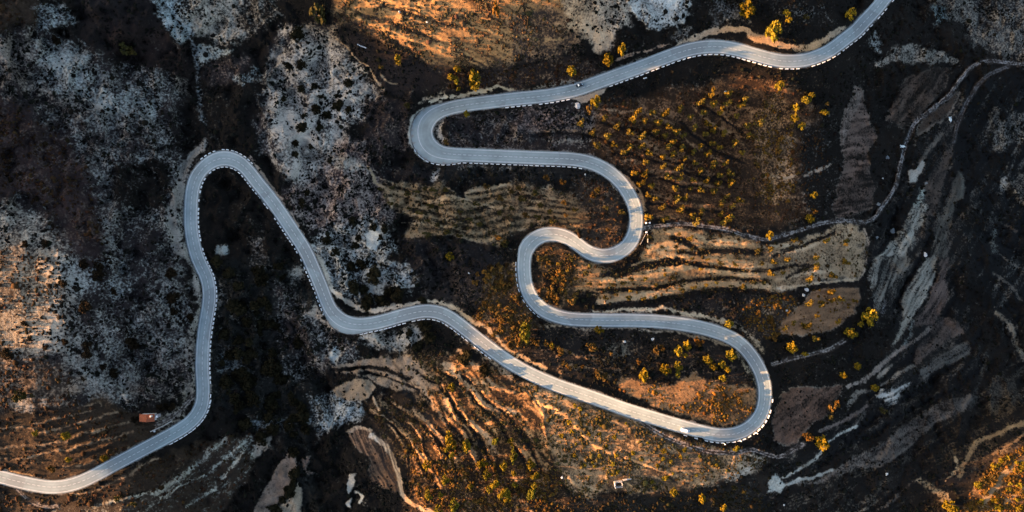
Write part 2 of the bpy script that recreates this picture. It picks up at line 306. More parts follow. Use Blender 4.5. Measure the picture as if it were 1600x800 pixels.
zone([(930,478),(1060,468),(1130,456),(1200,452),(1220,470),(1215,510),(1190,540),(1150,512),(1090,492),(1000,484)], .08, (.25,.2,.17), (.014,.010,.008), f=5, j=5, td=.9)
zone([(1170,470),(1220,455),(1250,470),(1225,510),(1200,540),(1165,510)], .16, (.3,.22,.16), (.022,.015,.010), f=8, j=7, tc=GT, td=1.1)
for P, w in (([(1060,362),(1100,372),(1080,384),(1040,388)], 7), ([(1085,378),(1130,376),(1180,386),(1230,384)], 5), ([(1015,386),(1050,398),(1090,392)], 7), ([(1010,425),(1045,418),(1085,414)], 6), ([(945,468),(1000,464),(1060,452),(1110,444)], 6), ([(1110,408),(1150,418),(1200,412)], 5)):
    zone(P, .95, (.36,.3,.24), w=w, f=2.5, j=3, td=.15)
zone([(1218,510),(1224,496),(1252,478),(1262,462),(1285,452),(1312,447),(1343,448),(1344,465),(1336,490),(1312,508),(1280,520),(1246,527),(1226,523)], .85, (.175,.105,.066), (.05,.03,.018), f=2.5, j=2, ang=-10, amp=.2, td=.25, tc=GT)
zone([(1350,355),(1356,385),(1352,420),(1342,437)], .95, (.28,.21,.17), w=3, f=1.5, j=1.5, td=.1)
zone([(1218,448),(1235,446),(1230,454)], .95, (.42,.38,.34), f=2, j=2, td=0)
# infield of the lower loop
zone([(855,512),(1000,515),(1120,535),(1172,590),(1090,600),(1000,590),(955,600),(890,590),(830,560)], .1, (.22,.18,.16), (.013,.010,.008), f=7, j=7, td=.8)
zone([(940,535),(990,530),(980,555),(950,560)], .4, (.2,.22,.25), f=6, j=6)
for P in ([(880,550),(920,560),(950,566)], [(880,570),(930,580),(950,590)], [(870,560),(880,590)]):
    zone(P, .7, (.3,.2,.13), w=4, f=2.5, j=3)
zone([(960,596),(972,588),(1000,592),(1058,604),(1072,588),(1085,583),(1110,592),(1150,595),(1178,608),(1180,640),(1162,656),(1122,662),(1080,656),(1030,637),(985,616)], .8, (.24,.162,.112), (.05,.033,.02), f=4, j=4, td=.35, tc=GT)
zone([(1095,610),(1160,600),(1178,615),(1175,645),(1130,660),(1070,648)], .5, (.2,.13,.085), (.04,.025,.014), f=8, j=7, td=1.2, tc=GT)
# slope under the lower straight
zone([(790,588),(850,604),(900,622),(1000,657),(1080,692),(1180,706),(1198,720),(1180,735),(1130,752),(1085,765),(1000,772),(940,768),(925,784),(900,776),(870,742),(835,690)], .58, (.28,.215,.165), (.045,.031,.019), f=6, j=6, ang=20, amp=.35, td=.9, tc=(.05,.034,.012), l=50, sw=6)
for P, w in (([(838,625),(868,640),(900,665),(925,690),(950,705)], 6), ([(955,705),(1000,722),(1050,745)], 3.5), ([(840,625),(848,660),(855,690),(868,725)], 5), ([(800,600),(830,625),(845,650)], 5), ([(985,758),(1010,770),(1045,770)], 3.5), ([(890,745),(910,765),(928,782)], 4)):
    zone(P, .95, (.42,.28,.18), w=w, f=2, j=2.5, td=.2, dz=.4)
zone([(965,712),(1010,730),(1055,752)], .1, dark=(.02,.014,.010), w=3, f=2, j=2)
zone([(1100,752),(1150,740),(1190,718),(1150,752)], .8, (.3,.27,.25), f=4, j=4)
zone([(870,720),(960,735),(950,765),(910,765)], .75, (.27,.22,.18), f=7, j=6)
# streaked slope, south
zone([(640,545),(700,555),(770,570),(810,600),(845,650),(872,730),(880,775),(800,760),(735,690),(690,640),(620,600),(600,560)], .42, (.27,.17,.10), (.022,.0135,.008), f=9, j=8, ang=50, amp=.55, td=.8, tc=(.04,.026,.010), l=60, sw=8)
zone([(560,630),(620,610),(680,640),(740,700),(800,770),(780,810),(640,810),(640,750),(600,690)], .26, (.22,.14,.085), (.020,.0125,.008), f=10, j=8, ang=52, amp=.5, td=1.0, tc=(.04,.024,.010), l=60, sw=7)
for P, w in (([(655,600),(680,630),(700,655)], 8), ([(700,570),(720,600),(760,630),(800,645)], 12), ([(650,640),(675,665),(690,690)], 9), ([(690,610),(710,640),(750,670),(790,720)], 9), ([(730,660),(750,675),(775,700)], 7), ([(735,705),(760,735),(780,770)], 7), ([(745,570),(770,600),(790,610)], 7), ([(715,545),(740,575)], 5), ([(770,740),(800,770),(830,800)], 6)):
    zone(P, .9, (.36,.28,.23), w=w, f=3, j=3, td=.2, ang=50, amp=.2, l=40, sw=3)
for P, w in (([(670,675),(685,710),(692,730)], 4), ([(735,708),(752,740)], 5), ([(700,620),(715,650)], 4), ([(640,660),(660,700),(665,720)], 3), ([(580,620),(600,650),(640,690),(660,720)], 3), ([(590,650),(610,670),(630,700),(640,740)], 3), ([(755,600),(800,612)], 5)):
    zone(P, .95, (.42,.28,.19), w=w, f=1.5, j=2, td=.1, dz=.6)
for P, w in (([(628,600),(660,640),(700,680)], 10), ([(680,590),(700,615),(715,640)], 5), ([(720,650),(745,690),(760,730)], 6), ([(600,640),(640,670)], 8), ([(780,650),(800,690),(830,740)], 8)):
    zone(P, .05, dark=(.014,.011,.009), w=w, f=3, j=4, dz=-.6, td=1.2)
zone([(610,690),(640,740),(660,800),(900,800),(870,750),(800,700),(740,720),(690,700)], .16, (.3,.2,.13), (.018,.011,.006), f=12, j=10, td=.75, tc=GT, k=.75)
zone([(880,772),(1000,775),(1150,755),(1200,740),(1200,810),(900,810)], .06, (.15,.13,.12), (.014,.011,.008), f=8, j=8, td=1, tc=(.02,.014,.006))
# little field terraces south of the middle road
zone([(518,572),(545,565),(600,560),(632,553),(652,562),(672,590),(692,614),(668,606),(640,612),(622,595),(590,585),(545,585),(525,582)], .92, (.27,.195,.148), (.03,.02,.015), f=2.5, j=2.5, td=.08)
zone([(520,576),(560,577),(610,578),(640,590)], .05, dark=DARK, w=7, f=2, j=2, td=.8, dz=-.4)
zone([(560,590),(600,589),(628,595),(645,608),(620,612),(590,603)], .85, (.24,.18,.14), f=2, j=2, td=.1)
zone([(519,607),(540,596),(560,594),(580,600),(584,608),(572,621),(550,628),(530,621)], .92, (.24,.18,.135), f=2, j=1.5, td=.08)
zone([(545,676),(560,668),(580,671),(602,688),(618,712),(626,745),(627,775),(600,768),(582,752),(575,735),(577,712),(562,702),(550,690)], .55, (.12,.075,.055), (.03,.02,.015), f=2.5, j=2, ang=68, amp=.8, td=.1, l=60, sw=2.2)
zone([(582,680),(600,696),(614,716),(622,738),(626,765),(634,780),(655,793)], .97, (.36,.3,.265), w=6, f=1.5, j=1.5, td=.05)
zone([(543,674),(558,668),(578,671)], .9, (.24,.18,.14), w=4, f=1.5, j=1.5, td=.05)

CL = [([(600,300),(640,296),(690,298),(715,308)], .6), ([(660,325),(700,322),(750,330),(800,345),(850,350)], .6), ([(650,350),(690,345),(740,352),(780,365)], .6), ([(745,312),(800,305),(860,312),(905,332)], .7), ([(790,325),(840,328),(890,345)], .7)]
for P, k_ in CL:
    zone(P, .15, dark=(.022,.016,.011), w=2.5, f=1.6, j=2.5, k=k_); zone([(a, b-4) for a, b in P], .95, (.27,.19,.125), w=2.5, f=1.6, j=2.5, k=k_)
for P in ([(1000,230),(1040,250),(1100,270),(1140,285)], [(985,265),(1040,285),(1100,292)], [(1005,320),(1060,325),(1130,330)], [(1060,190),(1090,215),(1130,240),(1160,255)], [(1090,160),(1130,185),(1165,215)], [(960,235),(1000,245),(1050,262),(1110,278)], [(940,190),(990,205),(1040,222)], [(830,215),(880,208),(930,212),(960,222)]):
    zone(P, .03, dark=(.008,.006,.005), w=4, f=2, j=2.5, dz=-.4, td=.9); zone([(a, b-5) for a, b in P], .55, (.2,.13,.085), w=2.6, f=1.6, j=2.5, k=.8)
for P in ([(575,585),(640,600),(690,640),(720,690)], [(600,625),(650,655),(690,700),(720,750)], [(575,640),(620,675),(655,720),(680,770)], [(720,590),(770,630),(820,680),(850,740)], [(680,575),(730,615),(780,660),(820,720)], [(640,570),(690,610),(730,660),(770,720)]):
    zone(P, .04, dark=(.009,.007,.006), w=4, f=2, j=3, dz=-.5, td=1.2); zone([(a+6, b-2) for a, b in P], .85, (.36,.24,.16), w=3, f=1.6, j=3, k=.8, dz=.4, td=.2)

zone([(243,655),(262,650),(270,655),(255,664),(243,664)], .9, (.22,.19,.165), f=2, j=1.5, td=0)

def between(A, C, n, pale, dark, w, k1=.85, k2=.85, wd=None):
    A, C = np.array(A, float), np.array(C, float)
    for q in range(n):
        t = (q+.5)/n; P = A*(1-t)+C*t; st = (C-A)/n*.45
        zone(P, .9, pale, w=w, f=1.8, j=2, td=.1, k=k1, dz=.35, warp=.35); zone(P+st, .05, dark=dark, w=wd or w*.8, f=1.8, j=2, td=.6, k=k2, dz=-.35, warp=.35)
between([(345,690),(312,718),(275,742),(230,764),(150,780)], [(405,700),(388,742),(360,777),(330,806),(285,830)], 5, (.50,.50,.47), (.020,.014,.009), 6, .97, .9, 3.5)
between([(-20,668),(40,666),(95,668),(140,655),(192,640)], [(-20,742),(40,744),(95,746),(150,724),(232,688)], 5, (.27,.195,.13), (.020,.012,.006), 3.2, .95, .9, 4)
between([(590,272),(650,292),(712,305),(800,292),(900,314)], [(640,374),(695,372),(760,384),(800,366),(905,356)], 6, (.27,.195,.125), (.018,.013,.008), 3, .75, .8)
# leaf-shaped fields, bottom left of the gully
zone([(398,806),(412,768),(436,728),(450,708),(461,714),(461,732),(445,765),(424,806)], .93, (.19,.145,.128), f=2, j=1.5, td=.04)
zone([(428,806),(452,768),(466,756),(473,768),(471,806)], .95, (.24,.195,.158), f=2, j=1.5, td=.04, ang=110, amp=.3, l=40, sw=2.2)
zone([(396,702),(412,688),(428,681),(430,690),(412,710),(396,724)], .85, (.25,.22,.2), f=3, j=2.5, td=.1)
zone([(470,715),(485,712),(482,735),(492,740),(482,745),(474,735)], .8, (.15,.11,.1), f=2, j=2, td=.1)
# white striped terraces below the south-west road
zone([(322,694),(356,682),(398,682),(402,700),(388,740),(365,772),(345,806),(60,812),(90,792),(180,782),(238,768),(285,730)], .18, (.31,.31,.295), (.030,.020,.013), f=5, j=4, ang=-38, amp=.15, td=.3, tc=BT, l=60, sw=5)
for P, w in (([(352,686),(330,708),(305,728),(270,755),(240,770)], 7), ([(385,690),(360,708),(330,735),(290,758),(250,785)], 5), ([(395,690),(370,720),(345,750)], 4), ([(92,790),(150,782),(190,780)], 4), ([(330,700),(300,715),(270,738)], 3), ([(360,745),(330,765),(290,790)], 6)):
    zone(P, .85, (.37,.37,.35), w=w, f=2.5, j=3, td=.2)
for P in ([(345,712),(320,735),(285,760)], [(392,700),(368,735),(340,760)], [(300,760),(250,785)]):
    zone(P, .06, dark=(.02,.014,.01), w=4, f=2, j=2)
# brown terraces by the house
zone([(-60,648),(60,648),(110,640),(165,615),(190,640),(215,650),(248,672),(232,690),(150,735),(90,752),(-60,738)], .16, (.12,.078,.05), (.026,.0165,.010), f=6, j=5, ang=-10, amp=.12, td=.45, tc=BT)
for P in ([(-20,672),(40,669),(55,675),(90,672),(140,658),(185,646)], [(50,663),(100,652),(140,641),(161,637),(157,628),(131,631)], [(-20,704),(30,698),(60,696),(100,688),(140,676),(200,662)], [(-20,717),(50,714),(100,702),(150,690),(205,676)], [(95,731),(130,723),(152,717)]):
    zone(P, .85, (.2,.15,.115), w=3.6, f=1.8, j=2.2, td=.2, dz=.4)
zone([(-20,732),(30,738),(60,747)], .9, (.34,.22,.12), w=4, f=2, j=2, td=.4)
zone([(172,715),(190,705),(208,697),(228,686)], .8, (.25,.19,.15), w=3, f=1.5, j=2)
zone([(-60,770),(90,778),(150,762),(240,718),(318,685),(322,698),(285,730),(240,765),(150,785),(60,800),(-60,810)], .14, (.13,.085,.06), (.026,.0165,.010), f=5, j=5, td=.8, tc=BT)
zone([(100,774),(150,764),(200,742),(250,716)], .85, (.28,.21,.16), w=4, f=2, j=2.5, td=.2)
zone([(1480,690),(1600,640),(1600,700),(1540,740),(1500,760),(1440,745)], .05, dark=(.014,.010,.008), f=8, j=6)
zone([(1350,390),(1420,250),(1500,150),(1560,160),(1520,300),(1500,420),(1520,520),(1560,640),(1400,760),(1190,790),(1220,720),(1330,640),(1400,540)], .14, (.08,.07,.066), (.0055,.005,.0045), f=14, j=10, ang=-58, amp=.32, l=80, sw=8, td=.4)
zone([(1200,800),(1240,740),(1340,690),(1440,610),(1600,560),(1600,700),(1480,740),(1400,800)], .12, (.08,.068,.058), (.007,.0052,.004), f=14, j=10, ang=-34, amp=.3, l=90, sw=8, td=.4)
zone([(1500,130),(1610,110),(1610,560),(1540,480),(1510,380),(1530,260)], .06, (.1,.1,.1), (.005,.0048,.0045), f=12, j=10, ang=-60, amp=.3, l=60, sw=8, td=.4)
for P in ([(1500,420),(1480,500),(1420,560),(1360,620)], [(1460,340),(1440,400),(1400,480)], [(1530,520),(1480,580),(1400,630),(1320,690)], [(1420,640),(1340,690),(1270,730)], [(1540,560),(1500,600),(1440,630)], [(1390,420),(1360,480),(1330,560)], [(1420,300),(1390,360),(1370,395)]):
    zone(P, .03, dark=(.0045,.004,.004), w=8, f=4, j=4, dz=-1.2, td=.8)
# east valley: old fields, scree and strips
fd = dict(f=2.5, j=2.5, td=.12)
zone([(1312,210),(1326,160),(1334,135),(1347,140),(1350,165),(1363,180),(1368,213),(1354,240),(1371,290),(1364,328),(1312,346),(1303,322),(1306,300),(1316,262)], .7, (.075,.055,.050), ang=-8, amp=.45, l=50, sw=9, **fd)
zone([(1334,136),(1345,150),(1330,200),(1315,240),(1322,190)], .8, (.11,.09,.085), **fd)
zone([(1384,190),(1395,160),(1420,122),(1450,107),(1488,106),(1480,130),(1455,162),(1430,190),(1410,205),(1395,197)], .6, (.07,.052,.045), ang=-48, amp=.45, l=50, sw=8, **fd)
zone([(1430,205),(1452,178),(1494,143),(1490,168),(1478,188),(1452,205),(1432,217)], .8, (.055,.042,.036), **fd)
zone([(1434,213),(1460,198),(1480,188),(1492,165),(1496,148)], .8, (.15,.13,.12), w=3.5, f=1.5, j=2, td=.05)
zone([(1436,255),(1450,235),(1470,212)], .8, (.09,.08,.075), w=6, f=2, j=2, td=.05)
zone([(1417,268),(1431,263),(1442,250),(1446,255),(1432,285),(1421,287)], .95, (.25,.25,.25), f=1.5, j=2, td=0)
zone([(1440,302),(1462,262),(1480,240),(1490,222),(1486,250),(1478,282),(1462,338),(1446,342)], .65, (.06,.048,.044), ang=-65, amp=.3, l=40, sw=5, **fd)
zone([(1430,320),(1440,298),(1448,300),(1446,318),(1436,335)], .6, (.2,.24,.25), f=3, j=4)
zone([(1370,402),(1392,380),(1412,355),(1432,325),(1444,315),(1452,322),(1446,345),(1430,372),(1415,402)], .55, (.19,.19,.185), f=3, j=4, ang=-62, amp=.5, l=40, sw=5, td=.1)
zone([(1452,402),(1458,372),(1472,335),(1488,300),(1496,275),(1505,268),(1509,285),(1502,308),(1490,330),(1478,402)], .65, (.07,.066,.062), ang=-65, amp=.35, l=50, sw=5, **fd)
zone([(1500,272),(1508,285),(1503,308)], .8, (.11,.11,.105), w=5, f=2, j=2)
zone([(1434,430),(1446,402),(1465,400),(1463,425),(1452,450),(1440,475),(1422,500),(1408,520),(1393,540),(1398,522),(1409,500),(1411,470)], .85, (.20,.195,.185), ang=-62, amp=.4, l=60, sw=3, **fd)
zone([(1424,513),(1440,492),(1462,440),(1472,405),(1483,402),(1478,440),(1481,480),(1458,508)], .75, (.085,.065,.062), ang=-62, amp=.3, l=40, sw=3, **fd)
zone([(1358,432),(1368,402),(1430,400),(1414,450),(1402,466),(1395,448),(1384,470),(1374,498),(1368,480)], .5, (.12,.115,.11), ang=-70, amp=.5, l=50, sw=5, **fd)
zone([(1375,500),(1385,470),(1384,490),(1370,505)], .6, (.15,.15,.17), f=3, j=3)
zone([(1398,550),(1415,520),(1424,505),(1420,530),(1405,550)], .6, (.16,.18,.19), f=3, j=3, td=.1)
zone([(1452,514),(1430,530),(1405,545),(1385,562),(1360,582),(1340,598),(1322,606)], .85, (.17,.145,.14), w=7, f=2, j=2.5, td=.1)
zone([(1395,570),(1380,580),(1368,588)], .9, (.2,.18,.17), w=7, f=2, j=2, td=.05)
zone([(1430,563),(1434,543),(1455,515),(1475,500),(1496,506),(1503,518),(1480,530),(1452,552),(1432,570)], .75, (.085,.066,.062), ang=-40, amp=.3, l=40, sw=4, **fd)
zone([(1432,598),(1438,577),(1460,560),(1485,542),(1515,530),(1512,552),(1490,568),(1460,585)], .8, (.088,.084,.084), ang=-35, amp=.3, l=50, sw=3, **fd)
zone([(1428,570),(1412,580),(1390,592),(1375,600)], .85, (.16,.145,.14), w=6, f=2, j=2, td=.1)
zone([(1366,620),(1376,608),(1398,606),(1422,601),(1404,614),(1396,634),(1389,638),(1380,625)], .9, (.29,.29,.30), f=2.5, j=3, ang=-28, amp=.5, l=30, sw=3, td=.05)
zone([(1324,633),(1330,622),(1345,612),(1362,608)], .85, (.12,.11,.105), w=7, f=2, j=2.5)
zone([(1242,757),(1290,742),(1328,718),(1350,702),(1395,682),(1418,660),(1448,637),(1480,622),(1508,614),(1527,616),(1515,632),(1490,648),(1460,660),(1438,680),(1420,702),(1378,736),(1350,730),(1310,746),(1280,752)], .72, (.098,.085,.082), ang=-32, amp=.25, l=40, sw=8, **fd)
zone([(1205,762),(1222,748),(1240,738),(1265,720),(1285,705),(1310,685),(1340,667)], .95, (.30,.31,.31), w=4, f=2, j=2.5, td=.05)
zone([(1205,768),(1245,752),(1280,740),(1300,732)], .9, (.28,.29,.30), w=4.5, f=2, j=2.5, td=.05)
zone([(1200,752),(1204,742),(1214,741),(1222,748),(1230,757),(1220,772),(1212,768),(1198,768)], .95, (.25,.265,.27), f=2, j=3, td=.05)
zone([(1207,690),(1208,655),(1222,615),(1250,606),(1316,602),(1308,622),(1290,650),(1262,672),(1240,695),(1222,699)], .75, (.072,.047,.039), ang=-40, amp=.25, l=40, sw=6, **fd)
zone([(1285,676),(1318,660),(1340,645),(1355,634)], .85, (.11,.09,.09), w=6, f=2, j=2, td=.1)
zone([(1600,658),(1570,672),(1545,682),(1522,695),(1508,715),(1502,742)], .9, (.20,.165,.13), w=8, f=2, j=2.5, td=.15)
zone([(1604,675),(1575,696),(1552,712)], .9, (.17,.135,.115), w=5, f=2, j=2, td=.15)
zone([(1428,750),(1445,747),(1458,760),(1478,772),(1488,786),(1496,795),(1470,786),(1452,768)], .6, (.3,.27,.235), f=3, j=5, td=.5)
zone([(1491,714),(1494,735),(1482,754)], .7, (.36,.31,.26), w=5, f=1.5, j=2.5)
zone([(1500,806),(1515,775),(1535,745),(1555,715),(1610,690),(1610,806)], .25, (.36,.25,.17), (.035,.02,.009), f=6, j=6, td=1.8, tc=GT)
zone([(1606,712),(1575,740),(1555,765),(1538,790)], .93, (.31,.26,.215), w=11, f=2.5, j=3, td=.1)
zone([(1606,760),(1580,775),(1570,790)], .9, (.36,.28,.22), w=7, f=2, j=2.5, td=.2)
zone([(1556,490),(1578,512),(1588,535),(1600,560),(1610,570)], .8, (.2,.17,.14), w=7, f=3, j=5, td=.4)
zone([(1552,428),(1575,444),(1594,466)], .75, (.10,.085,.078), w=3.5, f=1.5, j=2)
zone([(1563,400),(1590,420)], .75, (.10,.085,.078), w=3.5, f=1.5, j=2)
zone([(1572,350),(1590,362)], .75, (.12,.09,.075), w=3.5, f=1.5, j=2)
zone([(1544,232),(1558,195),(1580,180),(1610,172),(1610,220),(1572,230)], .38, (.2,.2,.2), f=6, j=6)
zone([(1563,280),(1572,270),(1576,288),(1568,305),(1563,300)], .75, (.24,.25,.26), f=3, j=4)
zone([(1580,282),(1610,265),(1610,325),(1590,322)], .35, (.22,.2,.18), f=4, j=5)
zone([(1548,400),(1556,360),(1560,400)], .4, (.18,.2,.2), f=4, j=4)
zone([(1450,-10),(1490,-30),(1615,-30),(1615,100),(1570,92),(1545,70),(1520,60),(1500,40),(1465,25)], .4, (.24,.225,.215), (.014,.012,.011), f=9, j=8, td=.7)
zone([(1455,5),(1475,10),(1478,35),(1462,40)], .4, (.22,.3,.34), f=5, j=5)
zone([(1362,96),(1380,92),(1398,75),(1430,68),(1450,78),(1500,96),(1498,104),(1440,98),(1400,96),(1368,108)], .62, (.28,.265,.255), f=4, j=5, td=.4)
zone([(1358,55),(1372,45),(1380,60),(1378,85),(1365,84)], .5, (.24,.26,.28), f=4, j=4)
zone([(1538,645),(1548,600),(1560,588),(1590,598),(1596,632),(1562,650)], .5, (.07,.062,.055), f=4, j=4)
zone([(1515,640),(1540,560),(1545,545)], .5, (.06,.06,.06), w=6, f=3, j=3)
zone([(1560,700),(1600,690),(1600,720),(1550,740)], .4, (.14,.12,.11), f=5, j=5)
zone([(1370,795),(1395,780),(1425,755)], .7, (.12,.1,.095), w=4, f=2, j=3)
zone([(1330,805),(1350,795)], .7, (.2,.16,.13), w=5, f=2, j=3)
zone([(582,680),(600,696),(614,716),(622,738),(626,765),(634,780),(655,793),(690,806)], .97, (.42,.35,.31), w=7, f=1.5, j=1.5, td=.03, warp=.3)
zone([(546,676),(560,669),(580,672)], .95, (.3,.22,.17), w=5, f=1.5, j=1.5, td=.05, warp=.3)
# banks and lay-bys by the road
bk = dict(R=.93, td=.12, f=2, j=3)
zone([(1060,72),(1085,63),(1108,53),(1130,47),(1165,46),(1178,57),(1215,66),(1250,71),(1280,68),(1300,56),(1315,46)], pale=(.36,.28,.22), w=11, **bk)
zone([(955,100),(975,91),(1000,82),(1045,70)], pale=(.25,.16,.12), w=4, **bk)
zone([(670,158),(690,153),(720,149),(760,141),(780,134),(800,140)], pale=(.4,.37,.33), w=6, **bk)
zone([(652,160),(665,153),(690,148)], pale=(.36,.3,.25), w=5, R=.6, f=3, j=4)
zone([(800,142),(840,138),(880,130),(915,120)], pale=(.2,.19,.19), w=5, R=.7, f=3, j=4)
zone([(396,258),(415,283),(440,315),(462,350),(482,380),(496,400)], pale=(.33,.25,.21), w=7, **bk)
zone([(497,402),(508,432),(520,458),(540,474),(560,484),(580,486),(610,479),(652,471)], pale=(.42,.37,.33), w=8, **bk)
zone([(668,471),(690,474),(715,483),(740,503),(755,512),(775,527),(795,548)], pale=(.4,.33,.27), w=6, **bk)
zone([(800,550),(815,562),(835,570),(850,578)], pale=(.42,.31,.22), w=6, **bk)
zone([(930,488),(985,484),(1025,485),(1065,490),(1095,494),(1125,502),(1145,512)], pale=(.42,.35,.28), w=7, **bk)
zone([(1145,508),(1165,518),(1180,535),(1190,550)], pale=(.3,.26,.23), w=8, R=.6, f=4, j=5)
zone([(960,262),(980,282),(996,306),(1007,330),(1011,345)], pale=(.4,.26,.17), w=8, **bk)
zone([(850,508),(900,512),(960,512),(1020,516),(1060,520),(1105,532),(1140,545)], pale=(.23,.21,.2), w=5, R=.8, f=2, j=3)
zone([(1150,550),(1170,580),(1180,600)], pale=(.2,.2,.2), w=6, R=.5, f=2, j=3)
zone([(690,252),(720,258),(800,262)], pale=(.2,.19,.19), w=5, R=.3, f=3, j=3)
zone([(490,470),(500,485),(520,508),(535,522),(510,520),(495,500),(482,490)], .85, (.3,.25,.22), f=4, j=4, td=.2)
zone([(715,520),(745,545),(770,565),(800,590)], pale=(.3,.26,.24), w=7, R=.7, f=3, j=4)
zone([(690,498),(715,517)], pale=(.33,.3,.28), w=6, R=.8, f=3, j=4)
zone([(892,153),(935,137),(948,134),(930,152),(908,161)], 1, (.40,.32,.27), f=2, j=1.5, td=0)
zone([(640,205),(645,184),(662,168),(690,160),(655,190),(652,215),(665,238),(705,250),(665,252),(648,234)], 1, (.34,.33,.32), f=2, j=1.5, td=0)
zone([(679,180),(686,190),(682,210),(690,222)], pale=(.34,.29,.26), w=7, R=.75, f=3, j=3)
zone([(950,282),(962,290),(972,302),(960,298)], .95, (.33,.32,.3), f=2, j=2, td=0)
zone([(318,222),(300,240),(285,275),(278,310),(268,338),(275,370),(280,395),(295,400)], pale=(.24,.225,.22), w=15, R=.9, f=3, j=4, td=.15)
zone([(290,395),(306,425),(311,455),(309,485),(300,520)], pale=(.27,.255,.245), w=12, R=.75, f=4, j=5, td=.2)
zone([(300,530),(290,560),(265,580),(240,600)], pale=(.28,.25,.24), w=12, R=.55, f=6, j=6)
zone([(304,540),(303,580),(302,615)], pale=(.24,.22,.21), w=8, R=.8, f=3, j=4, td=.2)
zone([(290,600),(308,600),(306,618),(290,645),(300,655),(280,660),(255,672),(240,670),(242,655),(275,640)], .8, (.26,.23,.21), f=4, j=4, td=.3)
zone([(392,240),(398,255),(388,245)], .9, (.3,.22,.2), f=2, j=2)
zone([(330,420),(345,450),(335,500),(326,560),(330,610)], pale=(.22,.2,.19), w=5, R=.5, f=3, j=4)
# white scar below the hairpin
zone([(682,262),(690,264),(684,280),(675,282)], .8, (.34,.33,.34), f=2, j=3)
for P, w in (([(990,415),(1017,407),(1075,402),(1125,407),(1165,411),(1205,415)], 8), ([(942,438),(985,436),(1025,430),(1050,421),(1080,415),(1112,422),(1150,427),(1205,428)], 9), ([(937,472),(975,466),(1012,464),(1062,452),(1112,442),(1150,445),(1200,447)], 9), ([(1015,393),(1035,384),(1055,380),(1080,383),(1100,389)], 7), ([(1045,364),(1065,363),(1088,372)], 8), ([(1082,374),(1110,380),(1145,384),(1180,387)], 6), ([(1225,450),(1275,443),(1340,437)], 4), ([(1205,400),(1245,390),(1290,377)], 6), ([(1215,436),(1255,428),(1300,425)], 6)):
    zone(P, .93, (.36,.275,.2), w=w, f=2, j=2, td=.12, warp=.3, dz=.3)
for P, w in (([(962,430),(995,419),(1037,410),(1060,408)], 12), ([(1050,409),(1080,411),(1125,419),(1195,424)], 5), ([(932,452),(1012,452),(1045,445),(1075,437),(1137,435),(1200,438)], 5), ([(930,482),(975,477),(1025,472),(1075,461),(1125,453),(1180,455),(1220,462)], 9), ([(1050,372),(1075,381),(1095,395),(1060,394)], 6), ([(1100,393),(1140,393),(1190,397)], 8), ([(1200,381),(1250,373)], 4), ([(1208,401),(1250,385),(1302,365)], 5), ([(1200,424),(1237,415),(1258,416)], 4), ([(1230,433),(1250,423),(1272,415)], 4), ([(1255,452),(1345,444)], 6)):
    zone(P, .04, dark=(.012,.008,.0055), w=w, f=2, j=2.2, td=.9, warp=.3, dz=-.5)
# everything in bits of bare ground: weathered mottling of density and tint, plus painted sun warmth
R_ = np.clip(R_+np.minimum(R_, 1.3*R_*(1-R_)*1.6)*(.33*fbm(U, V, 34, 21, 3)+.3*fbm(U, V, 13, 25, 3)+(.10+.45*sstep(560, 480, U))*fbm(U, V, 85, 26, 3)-.1*sstep(560, 480, U)), .01, 1)
mot = 1+.16*fbm(U, V, 60, 22, 3)+.22*fbm(U, V, 14, 24, 3)
PALE *= np.array((1.09, 1.01, .83)); PALE *= 1-sstep(.01, .06, SIG)[..., None]*np.array((.04, .22, .42))*(.35+.65*sstep(200, 420, U))[..., None]; TD *= np.clip(1+1.7*fbm(U, V, 20, 27, 3), .12, 2.4)*(1-.35*sstep(520, 440, U)); PALE *= (1-.2*sstep(520, 440, U)-.25*sstep(1340, 1420, U))[..., None]; PALE *= np.clip(1+1.1*STRK, .35, 1.8)[..., None]  # sun warmth painted into earth of lit slopes; earth darker toward west and east
PALE *= mot[..., None]; DK *= (1+.3*fbm(U, V, 30, 23, 3))[..., None].clip(.4, 2)
# ------------------------------------------------------------------ final relief
H = height(Dm-CLIMB, U)
onroad = sstep(16, 4, DR-EDGE)
TKM = np.zeros(U.shape)
for k, (C, w) in TRK.items():
    d, _ = dist_path(C, None, 12); q = 1-sstep(w-1, w+2.2, d+1.2*JF); TKM = np.maximum(TKM, q)
    rut = np.exp(-((d-w*.62)/.95)**2)*(1-sstep(w, w+2, d))*np.clip(.75+.6*JF+.4*JN, .1, 1)
    R_ = R_*(1-q)+q*np.clip(.12+.85*rut, 0, .97); TD *= 1-q
    c = {'farm': (.25,.225,.205), 'lower': (.3,.24,.2), 'field': (.2,.16,.13), 'spur': (.22,.19,.165), 'house': (.24,.2,.17), 'valley': (.11,.1,.095)}[k]
    PALE = PALE*(1-q[..., None])+np.array(c)*q[..., None]
    DK = DK*(1-q[..., None])+np.array((.024,.018,.014))*q[..., None]
rel = 1.25*fbm(U, V, 70, 31, 3)+.8*fbm(U, V, 30, 32, 3)+.42*fbm(U, V, 12, 33, 3)+.16*fbm(U, V, 4.5, 34, 2)
ridge = (1-2*np.abs(fbm(U+W1u*3, V+W1v*3, 85, 35, 4)))*3.8+(1-2*np.abs(fbm(U, V, 34, 36, 3)))*1.5
rel = rel+(ridge-2.6)*sstep(2, 8, Dm)
rel = rel*(.55+.45*sstep(.1, .7, TD))*(1-.72*sstep(.01, .08, SIG))
H = H+(rel+DZ)*(1-onroad*.75)*(1-.8*TKM)
dd = (DR-EDGE-1.6)*MPP*(1+.25*JN)
hr = RZ[IR]
near_ = DR < 60
up = np.where(dd > 0, .15+dd*1.15, -.14); dn = np.where(dd > 0, .1+dd*.75, .14)
fade = sstep(60, 48, DR)
Hc = np.clip(H, hr-dn, hr+up)
H = np.where(near_, H*(1-fade)+Hc*fade, H)
